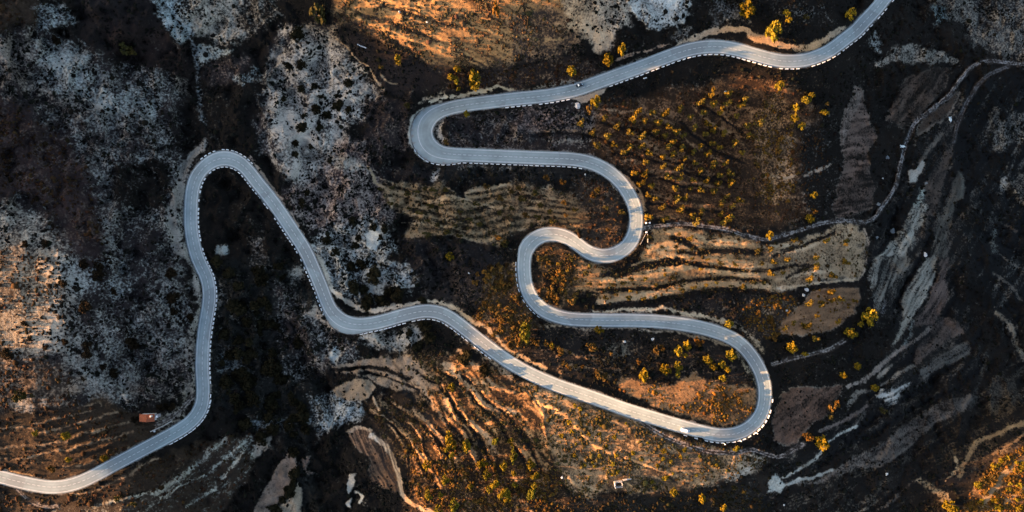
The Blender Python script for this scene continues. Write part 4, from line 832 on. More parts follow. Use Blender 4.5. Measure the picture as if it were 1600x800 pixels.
SOLO = [
 (893,110,13,20,C_gold,'tall narrow golden tree above the roadside by the dark car'), (950,93,14,20,C_gold,'golden tree first above the reddish bank of the top road'),
 (971,76,12,21,C_gold,'golden tree highest up the bank under the grey cliff'), (930,157,16,20,C_gold,'golden tree beside the gravel lay-by'),
 (921,171,10,15,C_rust,'rusty small tree just below the gravel lay-by'), (742,125,20,27,C_yel,'broad yellow green tree above the bank before the first hairpin'),
 (713,126,8,12,C_yel,'slim yellow green tree left of the broad one by the first hairpin'), (704,120,9,10,C_gold,'small golden tree leftmost of those above the first hairpin'),
 (714,107,10,12,C_gold,'golden tree at the foot of the dry lit hill'), (716,139,7,8,C_yel,'little green tree close to the road edge before the first hairpin'),
 (1168,14,23,27,C_gold,'ragged golden tree above the top road near the upper edge'), (1207,47,23,32,C_gold,'largest golden tree above the top road'),
 (1230,20,10,14,C_gold,'small golden tree beside a twin above the top road bank'), (1232,31,10,9,C_gold,'lower small golden tree of the twin pair above the top road bank'),
 (1260,26,9,9,C_oliv,'dull little tree on the dark slope inside the top bend'), (1328,21,15,19,C_gold,'golden tree just left of the top right road'),
 (729,178,9,11,C_gold,'small golden tree on the inner kerb of the first hairpin'), (697,221,9,11,C_rust,'rusty little tree inside the first hairpin'),
 (622,93,12,14,C_yel,'round yellow green tree in the dark gully west of the first hairpin'), (596,104,9,9,C_oliv,'smaller olive tree in the dark gully west of the first hairpin'),
 (635,165,9,12,C_oliv,'olive tree left of the first hairpin'), (775,14,11,25,C_rust,'tall orange tree on the dry lit hill'),
 (703,400,12,15,C_gold,'golden tree alone in the dark bowl below the tan terraces'), (820,520,18,28,C_yel,'large yellow green tree between the two middle roads'),
 (936,515,14,13,C_gold,'golden tree touching the south kerb of the middle straight'), (863,540,7,8,C_yel,'bright green small tree between the middle roads'),
 (875,547,11,12,C_rust,'rusty small tree right of the bright green one'), (924,544,18,17,C_rust,'wide rusty tree at the west end of the loop infield'),
 (1025,546,9,15,C_rust,'rusty tree left of a pair inside the lower loop'), (1034,545,9,14,C_rust,'rusty tree right of a pair inside the lower loop'),
 (1059,547,13,17,C_gold,'golden tree in the upper row inside the lower loop, left of two'), (1074,540,12,16,C_gold,'golden tree in the upper row inside the lower loop, right of two'),
 (1092,535,15,16,C_rust,'topmost orange tree inside the lower loop by the kerb'), (1070,555,8,7,C_gold,'tiny golden tree in the middle of the loop grove'),
 (1040,577,16,18,C_gold,'round golden tree in the lower row of the loop grove'), (1060,572,12,17,C_gold,'golden tree right in the lower row of the loop grove'),
 (1059,585,8,10,C_yel,'small green gold tree under the lower row of the loop grove'), (1005,585,14,22,C_gold,'tall golden tree at the tip of the tan infield'),
 (998,566,7,10,C_rust,'slim rusty tree above the tall golden one by the tan infield'), (1106,562,15,14,C_gold,'wide golden tree in the east half of the loop grove'),
 (1115,573,11,12,C_gold,'golden tree just below the wide one in the loop grove'), (1127,568,12,13,C_gold,'golden tree at the centre of the east loop grove'),
 (1137,577,9,11,C_gold,'golden tree low on the right of the loop grove'), (1143,555,17,18,C_gold,'large golden tree nearest the east curve of the loop'),
 (1130,591,11,10,C_yel,'green gold tree on the edge of the tan infield'), (1139,506,12,12,C_gold,'golden tree on the bank at the start of the lower loop'),
 (1357,493,22,28,C_gold,'big bright golden tree below the oval field'), (1330,520,18,17,C_gold,'second bright golden tree down left of the biggest one by the oval field'),
 (1344,506,9,9,C_gold,'small golden tree joining the two bright ones by the oval field'), (1238,543,16,18,C_gold,'golden tree beside the short spur track'),
 (1258,553,10,7,C_gold,'low golden tree at the end of the short spur track'), (1340,572,9,11,C_gold,'small golden tree alone on the dark east slope, the upper one'),
 (1318,586,11,11,C_gold,'small golden tree alone on the dark east slope, the lower one'), (1285,692,19,24,C_gold,'large golden tree standing at the stony stream'),
 (1262,684,18,15,C_rust,'rusty tree left of the golden one at the stony stream'), (1300,638,12,14,C_rust,'rusty tree on the corner of the brown east field'),
 (1308,630,9,12,C_rust,'orange tree above the rusty one on the brown east field corner'), (1298,653,8,12,C_oliv,'olive tree under the pair on the brown east field corner'),
 (1367,606,11,10,C_gold,'small golden tree beside the white scree'), (1382,641,10,14,C_oliv,'dull olive tree below the white scree'),
 (1486,792,20,20,C_gold,'golden tree by the pale rocks at the bottom right'), (1260,156,13,12,C_gold,'golden tree near the top road bend, the left of two touching'),
 (1269,148,9,10,C_gold,'golden tree near the top road bend, the right of two touching'), (1244,168,10,12,C_gold,'golden tree on the edge of the rocky slope below the top bend'),
 (1242,184,13,14,C_gold,'round golden tree on the edge of the rocky slope'), (1252,196,11,13,C_gold,'golden tree lowest of three on the edge of the rocky slope'),
 (1289,175,12,11,C_gold,'isolated golden tree east of the rocky slope'), (1292,162,7,7,C_oliv,'tiny dull tree above the isolated golden one'),
 (1217,133,15,15,C_gold,'golden tree right below the parapet of the top bend'), (1266,341,12,15,C_gold,'golden tree just above the farm track'),
 (1272,331,10,11,C_rust,'rusty tree behind the golden one above the farm track'), (1271,304,11,11,C_gold,'bright golden tree alone on the dark slope above the farm track'),
 (1202,367,11,15,C_gold,'golden tree on the inside of the farm track dip'), (829,726,12,15,C_yel,'yellow green tree highest of the south grove'),
 (835,743,12,13,C_yel,'yellow green tree second in the south grove'), (831,772,13,22,C_yel,'tall yellow green tree lowest in the south grove'),
 (802,712,10,22,C_yel,'slender yellow green tree left in the south grove'), (799,690,9,12,C_yel,'small yellow green tree above the south grove'),
 (706,605,10,13,C_yel,'bright green gold tree on the pale ploughed strips'), (702,686,14,22,C_yel,'yellow green tree in the middle of the streaked south slope'),
 (774,690,10,14,C_yel,'small green gold tree on the streaked slope east side'), (760,742,12,14,C_yel,'green gold tree near the bottom of the streaked slope'),
 (772,756,13,15,C_yel,'green gold tree below another near the bottom edge'), (1150,701,9,10,C_yel,'green gold tree under the parapet of the lower loop'),
 (1052,768,12,13,C_gold,'golden tree on the rim of the south terrace'), (1097,779,9,14,C_gold,'golden tree below the rim of the south terrace'),
 (1162,770,8,8,C_oliv,'lone dull tree on the dark slope under the south terrace'), (1149,762,9,9,C_oliv,'olive tree under the east tip of the south terrace'),
 (1130,793,9,12,C_yel,'green gold tree at the bottom edge under the south terrace'),
 (494,22,22,38,C_oliv,'tall dark olive tree at the crack beside the lit hill'), (195,75,18,17,C_oliv,'brownish tree in the dark ravine of the west mountain'),
 (206,80,14,14,C_oliv,'lower brownish tree in the dark ravine of the west mountain'), (30,619,20,23,C_oliv,'olive tree at the top of the brown terraces'),
 (55,676,10,9,C_gold,'golden little tree on the upper brown terrace'), (102,681,14,11,C_gold,'golden little tree on the middle brown terrace'),
 (162,716,12,9,C_gold,'golden little tree above the lower left road'), (107,718,9,9,C_gold,'golden tree on the lowest brown terrace'),
 (80,733,14,11,C_rust,'rusty tree in the lit corner above the lower left road'), (183,779,12,10,C_oliv,'olive tree among white striped terraces below the road'),
 (205,789,13,10,C_oliv,'olive tree at the bottom edge among white terraces')]
for u, v, w, h, C, lab in SOLO: tree('tree', u, v, w, h, C, lab)
ORCH = [(1080,183),(1045,197),(1040,212),(1057,205),(1068,213),(1086,199),(1106,193),(1116,201),(1132,208),(1103,210),(1095,229),(1113,223),(1125,231),(1149,223),(1053,221),(1044,229),(1066,232),(1084,237),(1052,241),(1037,244),(1072,247),(1106,241),(1134,254),(1087,254),(1116,258),(1009,254),(1038,258),(1061,261),(1096,267),(1125,274),(1141,269),(1009,272),(1046,276),(1064,276),(1084,281),(1105,282),(1123,287),(1143,285),(1019,290),(1056,294),(1079,294),(1096,296),(1116,299),(1150,181),(1168,197),(1171,212),(1189,192),(1138,162),(1158,165),(1126,173),(1160,239),(1003,228),(1015,237),(1025,310),(1060,311),(1072,309),(1137,306),(1156,311),(1036,324),(1064,327),(1097,330),(1127,317),(1145,322),(1127,335),(1082,337),(1089,346),(1110,347),(1132,347),(1141,341),(1040,342),(960,225),(975,237),(1004,212),(990,271),(1001,287),(1013,305),(1095,160),(1115,161),(1139,145),(1165,154),(990,185),(1013,340),(1112,145),(1030,190),(945,186),(965,196),(985,206),(1008,188),(1020,175),(926,206),(950,212),(932,228),(998,173),(1025,206),(985,230),(1040,176),(1062,171),(908,192),(1100,175)]
for u, v in ORCH:
    s = rng.uniform(9.5, 14); tree('orchard_tree', u+rng.uniform(-1, 1), v+rng.uniform(-1, 1), s*rng.uniform(.85, 1.1), s*rng.uniform(.9, 1.2), C_orch, 'small golden orchard tree in the rows on the dark slope right of the middle bends', 'orchard rows on the slope right of the middle bends')
ORC2 = [(1242,376),(1292,375),(1322,379),(1205,390),(1209,409),(1224,426),(1205,427),(1266,436),(1302,430),(1276,416),(1276,403),(1322,409),(1231,406)]
for u, v in ORC2: s = rng.uniform(8, 14); tree('orchard_tree', u, v, s, s, C_orch, 'golden orchard tree on the tan terraces south of the farm track, east end', 'orchard trees on the east tan terraces')
ORC3 = [(1300,456),(1301,470),(1285,475),(1265,474),(1255,507),(1277,494),(1310,502),(1335,470),(1227,512),(1314,467),(1275,530),(1240,505),(1262,508)]
for u, v in ORC3: s = rng.uniform(8, 14); tree('orchard_tree', u, v, s, s*.9, C_orch, 'golden orchard tree growing in or at the rim of the brown oval field', 'orchard trees of the oval field')
ORC4 = [(887,422),(901,435),(920,444),(917,426),(872,412),(892,404),(937,445),(956,445),(986,437),(975,442),(1009,436),(985,455),(1026,445),(1039,429),(1051,434),(1095,421),(1084,450),(1065,454),(1104,446),(1120,442),(1141,447),(1160,447),(1177,442),(1195,442),(1024,464),(1005,467),(984,465),(947,465),(962,461),(1082,404),(1106,405),(1127,411),(1150,414),(1190,412),(1061,366),(1079,372),(1186,392),(1015,370),(1056,386),(1035,386),(1082,389)]
for u, v in ORC4: s = rng.uniform(6, 10); tree('orchard_tree', u, v, s*1.1, s*.9, C_orch if rng.random() < .45 else C_oliv, 'small orchard tree on the wavy tan terraces inside the middle S bend', 'orchard trees on the wavy tan terraces')
ORC5 = [(854,277),(879,285),(935,297),(927,305),(947,325),(816,310),(835,302),(881,316),(900,327),(884,337),(860,330),(822,335),(950,359),(972,331),(811,294),(782,310),(782,332),(798,300),(760,292),(790,380),(778,372),(845,320),(865,345),(840,340),(800,325)]
for u, v in ORC5: s = rng.uniform(7, 12); tree('orchard_tree', u, v, s*1.1, s, C_rust if rng.random() < .5 else C_oliv, 'small rusty orchard tree on the field above the middle S bend', 'orchard trees above the middle S bend')
ORC6 = [(594,295),(611,294),(635,303),(651,300),(665,294),(677,296),(695,297),(610,318),(640,325),(655,332),(672,322),(690,320),(682,352),(697,363),(667,345),(667,366),(719,368),(732,343),(750,350),(720,330),(745,318),(710,352)]
for u, v in ORC6: s = rng.uniform(6, 10); tree('orchard_tree', u, v, s*1.25, s*.85, C_oliv, 'low olive tree dotted on the pale tan terraces below the first hairpin', 'olive trees on the pale tan terraces')
n = 0; SG_ = [(650,705),(740,690),(800,735),(850,770),(850,800),(655,800)]
def inpoly(u, v, P):
    c = False; j = len(P)-1
    for i in range(len(P)):
        if (P[i][1] > v) != (P[j][1] > v) and u < (P[j][0]-P[i][0])*(v-P[i][1])/(P[j][1]-P[i][1])+P[i][0]: c = not c
        j = i
    return c
while n < 24:
    u, v = rng.uniform(650, 850), rng.uniform(690, 800)
    if not inpoly(u, v, SG_): continue
    s = rng.uniform(7, 13); tree('tree', u, v, s, s*rng.uniform(1, 1.5), C_yel if rng.random() < .5 else C_gold, 'green gold tree among the bushes of the south slope at the bottom edge', 'trees of the south slope'); n += 1
DSH = [(465,52,16),(450,102,10),(471,102,11),(471,140,8),(491,136,8),(500,150,8),(495,170,11),(510,178,10),(529,165,13),(545,172,8),(544,130,11),(471,197,12),(499,199,8),(442,155,8),(526,149,6),(475,180,5),(472,317,10),(479,301,7),(462,242,8),(461,224,8),(486,229,6),(516,252,6),(550,344,9),(510,374,10),(556,385,9),(585,355,9),(600,358,8),(595,371,6),(561,372,7),(522,392,9)]
for u, v, r in DSH: shrub('shrub', u, v, r*.82, B_dark, 'dark round shrub dotted on the pale speckled slope left of the first hairpin', 'shrub', 'dark shrubs on the pale speckled slope')
DS2 = [(586,430,17),(552,450,12),(567,452,9),(547,417,11),(565,412,11),(575,472,15),(597,470,14),(622,462,15),(660,470,8),(607,456,10),(665,512,12),(652,542,12),(672,530,12),(640,520,8),(727,560,14),(757,580,12)]
for u, v, r in DS2: shrub('shrub', u, v, r*.88, B_dark, 'big dark shrub in the clump along the wavy middle road', 'shrub', 'dark shrubs along the wavy middle road')
DS3 = [(130,480,12),(137,552,11),(137,540,9),(155,430,13),(152,415,10),(97,444,9),(177,454,8),(130,415,11),(46,529,6),(37,506,6),(10,554,14),(71,543,6),(179,582,9),(271,465,14),(265,427,12),(271,486,10),(207,535,16),(160,572,7),(100,535,7),(297,497,8),(38,382,7),(70,382,8),(87,62,10),(57,310,6),(200,530,8)]
for u, v, r in DS3: shrub('shrub', u, v, r*.85, B_brn, 'brown dark shrub on the west mountainside left of the west road', 'shrub', 'brown shrubs on the west mountainside')
for u, v, r, l in ((250,637,9,'dark shrub behind the house, the left of three in its hedge'), (259,636,8,'dark shrub behind the house, middle of its hedge'), (267,637,9,'dark shrub behind the house, the right of three in its hedge'), (210,655,8,'dark shrub against the west wall of the house')):
    shrub('shrub', u, v, r*.8, B_brn, l, 'shrub')
n = 0
while n < 75:
    u, v = rng.uniform(322, 480), rng.uniform(400, 800)
    if u < 325+.1*(v-400) or bil(DR-EDGE, u, v) < 12 or bil(R_, u, v) > .3 or (u < 405 and v > 670): continue
    shrub('shrub', u, v, rng.uniform(6, 13), B_dark, 'dark bush in the shady gully between the west road and the middle road', 'shrub', 'bushes of the shady gully'); n += 1
def inpoly(u, v, P):
    c = False; j = len(P)-1
    for i in range(len(P)):
        if (P[i][1] > v) != (P[j][1] > v) and u < (P[j][0]-P[i][0])*(v-P[i][1])/(P[j][1]-P[i][1])+P[i][0]: c = not c
        j = i
    return c
BUSH = [([(740,430),(800,400),(812,470),(850,510),(800,550),(745,500)], 32, 'orange bush on the lit slope left of the middle S bend', (4, 8), B_rust),
 ([(838,405),(860,395),(905,470),(870,484)], 16, 'rusty bush packed inside the middle S bend', (4, 8), B_rust),
 ([(1170,205),(1200,150),(1240,170),(1248,300),(1200,345),(1175,300)], 38, 'orange bush on the rocky slope right of the orchard rows', (2.5, 5.5), B_rust),
 ([(640,690),(760,700),(860,745),(900,780),(900,800),(660,800)], 42, 'rusty gold bush on the streaked south slope at the bottom', (2.5, 6.5), B_rust),
 ([(1505,800),(1530,755),(1560,715),(1600,700),(1600,800)], 22, 'bright golden bush in the sunlit bottom right corner', (4, 8), B_gold),
 ([(1505,800),(1530,755),(1560,715),(1600,700),(1600,800)], 34, 'orange brown bush in the sunlit bottom right corner', (3, 7), B_rust),
 ([(830,530),(960,540),(960,600),(880,580)], 22, 'rusty bush between the two middle roads', (3, 7), B_rust),
 ([(1090,605),(1170,605),(1170,650),(1080,650)], 18, 'rusty bush in the tan infield of the lower loop', (2.5, 5), B_rust),
 ([(900,615),(1060,690),(1150,715),(1100,745),(960,760),(860,690)], 45, 'small olive gold bush on the dry slope under the lower straight', (2.5, 5), B_gold),
 ([(1180,470),(1240,470),(1215,530),(1180,530)], 14, 'rusty bush west of the oval field', (3, 6), B_rust)]
for P, cnt, lab, (r0, r1), C in BUSH:
    P_ = np.array(P); n = 0
    while n < cnt:
        u, v = rng.uniform(P_[:, 0].min(), P_[:, 0].max()), rng.uniform(P_[:, 1].min(), P_[:, 1].max())
        if not inpoly(u, v, P) or bil(DR-EDGE, u, v) < 6 or bil(TKM, u, v) > .2 or (abs(u-967) < 16 and abs(v-756) < 13): continue
        shrub('bush', u, v, rng.uniform(r0, r1), C, lab, 'bush', lab.replace('bush', 'bushes')); n += 1
for u, v, r, l in ((1387,246,3.2,'pale round shrub just west of the farm track bend'), (1372,319.5,3.6,'pale round shrub inside the lower curve of the farm track'), (1447,286,2.6,'pale round shrub east of the white scree patch'), (1395,361,5,'pale blue grey shrub between the farm track and the strips'), (1370,371,2.8,'pale little shrub right of the tan terrace end')):
    shrub('pale_shrub', u, v, r, B_pale, l, 'shrub')
# low scrub: far too many to count
ico = bmesh.new(); bmesh.ops.create_icosphere(ico, subdivisions=1, radius=1); iv = np.array([v.co[:] for v in ico.verts]); ifc = np.array([[v.index for v in f.verts] for f in ico.faces]); ico.free()
NT = 52000
pr = (TD*sstep(0, .05, TD)); pr *= ((U > -14) & (U < 1614) & (V > -14) & (V < 814)); pr = pr.ravel()/pr.sum()
pick = rng.choice(pr.size, NT, p=pr); tu = U.ravel()[pick]+rng.uniform(-.6, .6, NT); tv = V.ravel()[pick]+rng.uniform(-.6, .6, NT)
tz = bil(H, tu, tv); kk = MPP/CAMZ*(CAMZ-tz); tx = (tu-800)*kk; ty = -(tv-400)*kk
tr = np.clip(rng.lognormal(-.85, .45, NT), .16, 1.5)
a = rng.uniform(0, 6.28, NT); jit = rng.uniform(.55, 1.35, (NT, len(iv), 1))
P = iv[None]*jit*np.stack([tr*rng.uniform(.7, 1.3, NT), tr*rng.uniform(.7, 1.3, NT), tr*rng.uniform(.5, .95, NT)], -1)[:, None]
ca, sa = np.cos(a)[:, None], np.sin(a)[:, None]
P = np.stack([P[..., 0]*ca-P[..., 1]*sa+tx[:, None], P[..., 0]*sa+P[..., 1]*ca+ty[:, None], P[..., 2]+tz[:, None]+.1*tr[:, None]], -1)
F = (ifc[None]+np.arange(NT)[:, None, None]*len(iv)).reshape(-1, 3)
tcol = TC.reshape(-1, 3)[pick]*rng.uniform(.45, 1.5, (NT, 1))*rng.uniform(.85, 1.15, (NT, 3))
M_s = bpy.data.materials.new('scrub'); M_s.use_nodes = True; nt = M_s.node_tree; b = nt.nodes['Principled BSDF']; b.inputs['Roughness'].default_value = .95; b.inputs['Specular IOR Level'].default_value = .05
at = nt.nodes.new('ShaderNodeAttribute'); at.attribute_name = 'tint'; nt.links.new(at.outputs['Color'], b.inputs['Base Color'])
me = mesh_np('scrub', P.reshape(-1, 3), F, M_s)
me.attributes.new('tint', 'FLOAT_COLOR', 'POINT').data.foreach_set('color', np.repeat(np.c_[tcol, np.ones(NT)], len(iv), 0).astype(np.float32).ravel())
o = put('scrub', me); o['kind'] = 'stuff'
# ------------------------------------------------------------------ boulders and rock outcrops
rock = mat('limestone', (.42, .415, .4), .95, noise=(1.5, .75, 1.15)); rockb = mat('bleached_rock', (.55, .62, .62), .95, noise=(1.5, .8, 1.1))
def rock_mesh(name, seed, m, lobes=1):
    r = np.random.default_rng(seed); bm = bmesh.new()
    for l in range(lobes):
        bmesh.ops.create_icosphere(bm, subdivisions=2, radius=1); vs = bm.verts[-42:] if False else list(bm.verts)[-162:]
        a = l*2.1+r.uniform(-.3, .3); off = Vector((math.cos(a), math.sin(a), 0))*(.85 if lobes > 1 else 0); ax = Vector((math.cos(a), math.sin(a), 0))
        for v in vs:
            p = np.array(v.co); n = fbm(np.array([p[0]*3+p[2]]), np.array([p[1]*3-p[2]]), 2., seed+l, 3)[0]
            c = v.co*(1+.55*n); c.z *= .7
            if lobes > 1: c = c*.5+ax*(c.dot(ax))*.5
            v.co = c+off
    return bm_mesh(name, bm, m)
BO = [rock_mesh('boulder', s, rock) for s in (1, 2, 3)]
for n, (u, v, r, l) in enumerate([(903,165,5,'large pale boulder under the gravel lay-by'), (1134,145,2.4,'pale boulder below the top road parapet on the orchard slope'), (624,19,1.8,'small white stone highest on the dry lit hill'),
 (667,35,1.7,'small white stone lower right on the dry lit hill'), (1259,452,2.8,'upper white rock of the pair west of the oval field'), (1255,461,2.4,'lower white rock of the pair west of the oval field'), (1229,485,2,'small white rock at the west rim of the oval field'),
 (1020,530,2,'white stone in the dark infield of the lower loop'), (976,534,2.2,'white stone at the west end of the dark infield'), (1225,789,1.5,'lone white stone on the black slope at the bottom'), (1385,741,2,'white stone under the long grey field strip'),
 (914,273,1.6,'white stone just inside the curve after the first straight'), (1379,279,1.4,'tiny white stone above the farm track curve'), (1445,397,3,'pale rock at the top of the ploughed grey strip'), (878,746,2,'white stone beside the end of the orange bank'), (241,673,2.2,'pale stone on the terrace south of the house'), (733,427,1.3,'tiny white stone in the dark bowl right of the middle')]):
    s = scale_at(u, v); x, y, z = to_world(u, v); tag(put('boulder', BO[n % 3], None, (x, y, z+.2*r*s), n*1.3, r*s), l, 'boulder')
OC = rock_mesh('rock_outcrop', 9, rockb, 3)
for u, v, r, rz, l in ((1485,184,3.6,.5,'bright three lobed white rock outcrop between farm track and valley track'), (1408,228,3.4,1.8,'white lobed rock outcrop on the west side of the farm track')):
    s = scale_at(u, v); x, y, z = to_world(u, v); tag(put('rock_outcrop', OC, None, (x, y, z+.3), rz, r*s), l, 'rock outcrop')
# ------------------------------------------------------------------ beehives
hive_m = mat('hive_paint', (.6, .61, .62), .7); zinc = mat('zinc', (.5, .52, .54), .5, metal=.6)
bm = bmesh.new(); box(bm, -.35, .35, -.3, .3, .05, .75); HB = bm_mesh('hive_box', bm, hive_m, .015)
bm = bmesh.new(); box(bm, -.41, .41, -.36, .36, .753, .86); HL = bm_mesh('lid', bm, zinc, .015)
for n, (u, v) in enumerate([(559.4,70), (562,71.4), (564.6,72.5), (567,73.3), (569.3,74.2), (571.4,75)]):
    x, y, z = to_world(u, v); r = bpy.data.objects.new('beehive', None); COL.objects.link(r); r.location = (x, y, z); r.rotation_euler = (0, 0, -.4); r.scale = (.68, .68, .68)
    tag(r, 'small pale beehive standing in a short line in the dark gully', 'beehive', 'line of pale beehives'); put('hive_box', HB, r); put('lid', HL, r)
# ------------------------------------------------------------------ the red roofed house
tile = mat('roof_tile', (.31, .095, .044), .85, noise=(3, .8, 1.15)); plaster = mat('plaster', (.5, .46, .42), .9, noise=(1, .85, 1.1)); wood = mat('old_wood', (.09, .055, .035), .8); glass = mat('dark_glass', (.02, .025, .03), .1, spec=.6)
u0, v0 = 229, 653; sc_ = scale_at(u0, v0); x, y, z = stand(u0, v0, 3.2)
hw_, hd_ = 11.4*sc_, 5.8*sc_
house = bpy.data.objects.new('house', None); COL.objects.link(house); house.location = (x, y, float(ground(u0, v0))); house.rotation_euler = (0, 0, math.radians(1))
tag(house, 'small pale house with an orange tiled roof above the lower left road', 'house')
xr = 1.1*sc_      # ridge line, running north-south
bm = bmesh.new(); box(bm, -hw_+.3, hw_-.3, -hd_+.3, hd_-.3, -.6, 2.75)
# gable ends
for yy in (-hd_+.3, hd_-.3):
    a = [bm.verts.new(p) for p in ((-hw_+.3, yy, 2.75), (hw_-.3, yy, 2.75), (xr, yy, 3.85))]; bm.faces.new(a)
put('wall', bm_mesh('wall', bm, plaster), house)
def roof_slope(x0, z0, x1, z1):
    ny = 48; vs = []; ys = np.linspace(-hd_-.05, hd_+.05, ny*2+1)
    for xx, zz in ((x0, z0), (x1, z1)):
        for k, yy in enumerate(ys): vs.append((xx, yy, zz+.09*abs(math.sin(k*math.pi/4))))
    m_ = len(ys); fs = [(k, k+1, m_+k+1, m_+k) for k in range(m_-1)]
    top = np.array(vs); bot = top.copy(); bot[:, 2] -= .16; n0 = len(top)
    allf = fs+[tuple(i+n0 for i in f[::-1]) for f in fs]+[(0, m_, m_+n0, n0), (m_-1, n0+m_-1, n0+2*m_-1, 2*m_-1)]
    allf += [(k, n0+k, n0+k+1, k+1) for k in range(m_-1)]+[(m_+k, m_+k+1, n0+m_+k+1, n0+m_+k) for k in range(m_-1)]
    return top.tolist()+bot.tolist(), allf
for x0, z0, x1, z1 in ((-hw_-.15, 2.72, xr-.02, 4.0), (hw_+.05, 2.72, xr+.02, 4.0)):
    vs, fs = roof_slope(x0, z0, x1, z1); me = bpy.data.meshes.new('roof'); me.from_pydata(vs, [], fs); me.materials.append(tile); put('roof', me, house)
bm = bmesh.new(); box(bm, -.4, .4, -.4, .4, 3.2, 4.5); chm = put('chimney', bm_mesh('chimney', bm, plaster, .04), house, (hw_-1.1, hd_-.9, 0))
bm = bmesh.new(); box(bm, -.45, .45, -.04, .04, 0, 2.0); put('door', bm_mesh('door', bm, wood, .01), house, (1.2, -hd_+.27, 0))
for xx in (-1.9, 3.1):
    bm = bmesh.new(); box(bm, -.45, .45, -.03, .03, 1.0, 1.95); w_ = put('window', bm_mesh('window', bm, glass, .01), house, (xx, -hd_+.28, 0))
    bm = bmesh.new(); box(bm, -.55, .55, -.08, .02, .9, .98); put('sill', bm_mesh('sill', bm, plaster, .01), w_)
bm = bmesh.new(); box(bm, hw_+.06, hw_+1.5, -hd_+1.6, hd_-.6, -.5, 2.1); put('lean_to', bm_mesh('lean_to', bm, mat('grey_render', (.22, .2, .2), .9), .03), house)
bm = bmesh.new(); box(bm, hw_+.5, hw_+1.4, -hd_+1.75, -hd_+2.7, 2.103, 2.6); put('water_tank', bm_mesh('water_tank', bm, white, .06), house)
def wall_line(name, pts, h, th, m, base=None):
    bm = bmesh.new(); P = [Vector(to_world(*p)) for p in pts]; L, R = [], []
    for n, p in enumerate(P):
        t = (P[min(n+1, len(P)-1)]-P[max(n-1, 0)]); t.z = 0; t.normalize(); s = Vector((-t.y, t.x, 0))*th/2
        L.append((p+s, p-s))
    rings = [[bm.verts.new(a+Vector((0, 0, -.5))), bm.verts.new(b+Vector((0, 0, -.5))), bm.verts.new(b+Vector((0, 0, h))), bm.verts.new(a+Vector((0, 0, h)))] for a, b in L]
    for r0, r1 in zip(rings, rings[1:]):
        for k in range(4): bm.faces.new((r0[k], r0[(k+1) % 4], r1[(k+1) % 4], r1[k]))
    bm.faces.new(rings[0]); bm.faces.new(rings[-1][::-1])
    return put(name, bm_mesh(name, bm, m))
stone = mat('field_stone', (.34, .3, .26), .95, noise=(2, .6, 1.2))
tag(wall_line('garden_wall', [(236,674),(246,669.5),(257,664.5),(269,657.5)], .9, .5, stone), 'long low stone wall in front of the house drive', 'wall')
# ------------------------------------------------------------------ the roofless ruin
ruinm = mat('bleached_masonry', (.42, .38, .34), .95, noise=(1.5, .6, 1.2)); u0, v0 = 965.5, 755.5; x, y, z = to_world(u0, v0)
ruin = bpy.data.objects.new('ruined_hut', None); COL.objects.link(ruin); ruin.location = (x, y, z); ruin.rotation_euler = (0, 0, math.radians(5)); tag(ruin, 'roofless ruined hut with pale walls on the dry slope below the van', 'ruin')
s = scale_at(u0, v0); a, b_ = 6.3*s, 4.9*s
for dims in ((-a, -a+.75, -b_, b_, 2.6), (-a+.752, a, b_-.6, b_, 2.2), (-a+.752, a, -b_, -b_+.6, 2.0), (a-.6, a, -.6, b_-.602, 2.1)):
    bm = bmesh.new(); box(bm, *dims[:4], -.6, dims[4])
    bmesh.ops.subdivide_edges(bm, edges=list(bm.edges), cuts=3, use_grid_fill=True)
    for v in bm.verts:
        if v.co.z > dims[4]-.05: v.co.z += rng.uniform(-.45, .25)
    put('wall', bm_mesh('wall', bm, ruinm), ruin)
tag(wall_line('garden_wall', [(973,749.5),(979,748.5),(986,747.5)], 1.0, .55, ruinm), 'broken pale wall running east from the ruined hut', 'wall')
# ------------------------------------------------------------------ marker posts
postm = mat('white_paint', (.78, .78, .77), .6)
bm = bmesh.new(); box(bm, -.13, .13, -.1, .1, -.6, 2.5); PO = bm_mesh('post', bm, postm, .02)
bm = bmesh.new(); box(bm, -.3, .3, -.14, -.102, 1.75, 2.45); PN = bm_mesh('plate', bm, postm, .005)
def post(u, v, label, sc=1., rz=0, lift=None):
    x, y, z = to_world(u, v); r = bpy.data.objects.new('marker_post', None); COL.objects.link(r); r.location = (x, y, z); r.rotation_euler = (0, 0, rz); r.scale = (sc, sc, sc)
    tag(r, label, 'post'); put('post', PO, r); put('plate', PN, r)
for (u, v), l, rz in (((1131,692.5),'white marker post on the outside of the lower loop, the west one',0), ((1156,687.5),'white marker post on the outside of the lower loop, the middle one',.3), ((1181,675.5),'white marker post on the outside of the lower loop, the east one',.8)): post(u, v, l, 1.15, rz)
bm = bmesh.new(); box(bm, -.35, .35, -.35, .35, -.5, 1.3); GP = bm_mesh('pillar', bm, postm, .05)
bm = bmesh.new(); box(bm, -.45, .45, -.45, .45, 1.303, 1.45); GC = bm_mesh('cap', bm, postm, .04)
for u, v, l in ((1009,348.5,'white gate pillar at the farm track mouth, north side nearest the road'), (1014.5,348.3,'white gate pillar at the farm track mouth, north side further in'), (1009.5,363,'white gate pillar at the farm track mouth, south side')):
    x, y, z = to_world(u, v); r = bpy.data.objects.new('gate_pillar', None); COL.objects.link(r); r.location = (x, y, z); tag(r, l, 'pillar'); put('pillar', GP, r); put('cap', GC, r)
tag(wall_line('low_wall', [(1009,365),(1006.5,370),(1003.5,376),(1000,382.5)], .5, .22, stone), 'thin pale wall curving from the farm track mouth along the bend', 'wall')
tag(wall_line('garden_wall', [(1011.5,366),(1011.8,372),(1012,379)], .8, .4, stone), 'short stone wall south of the farm track mouth', 'wall')
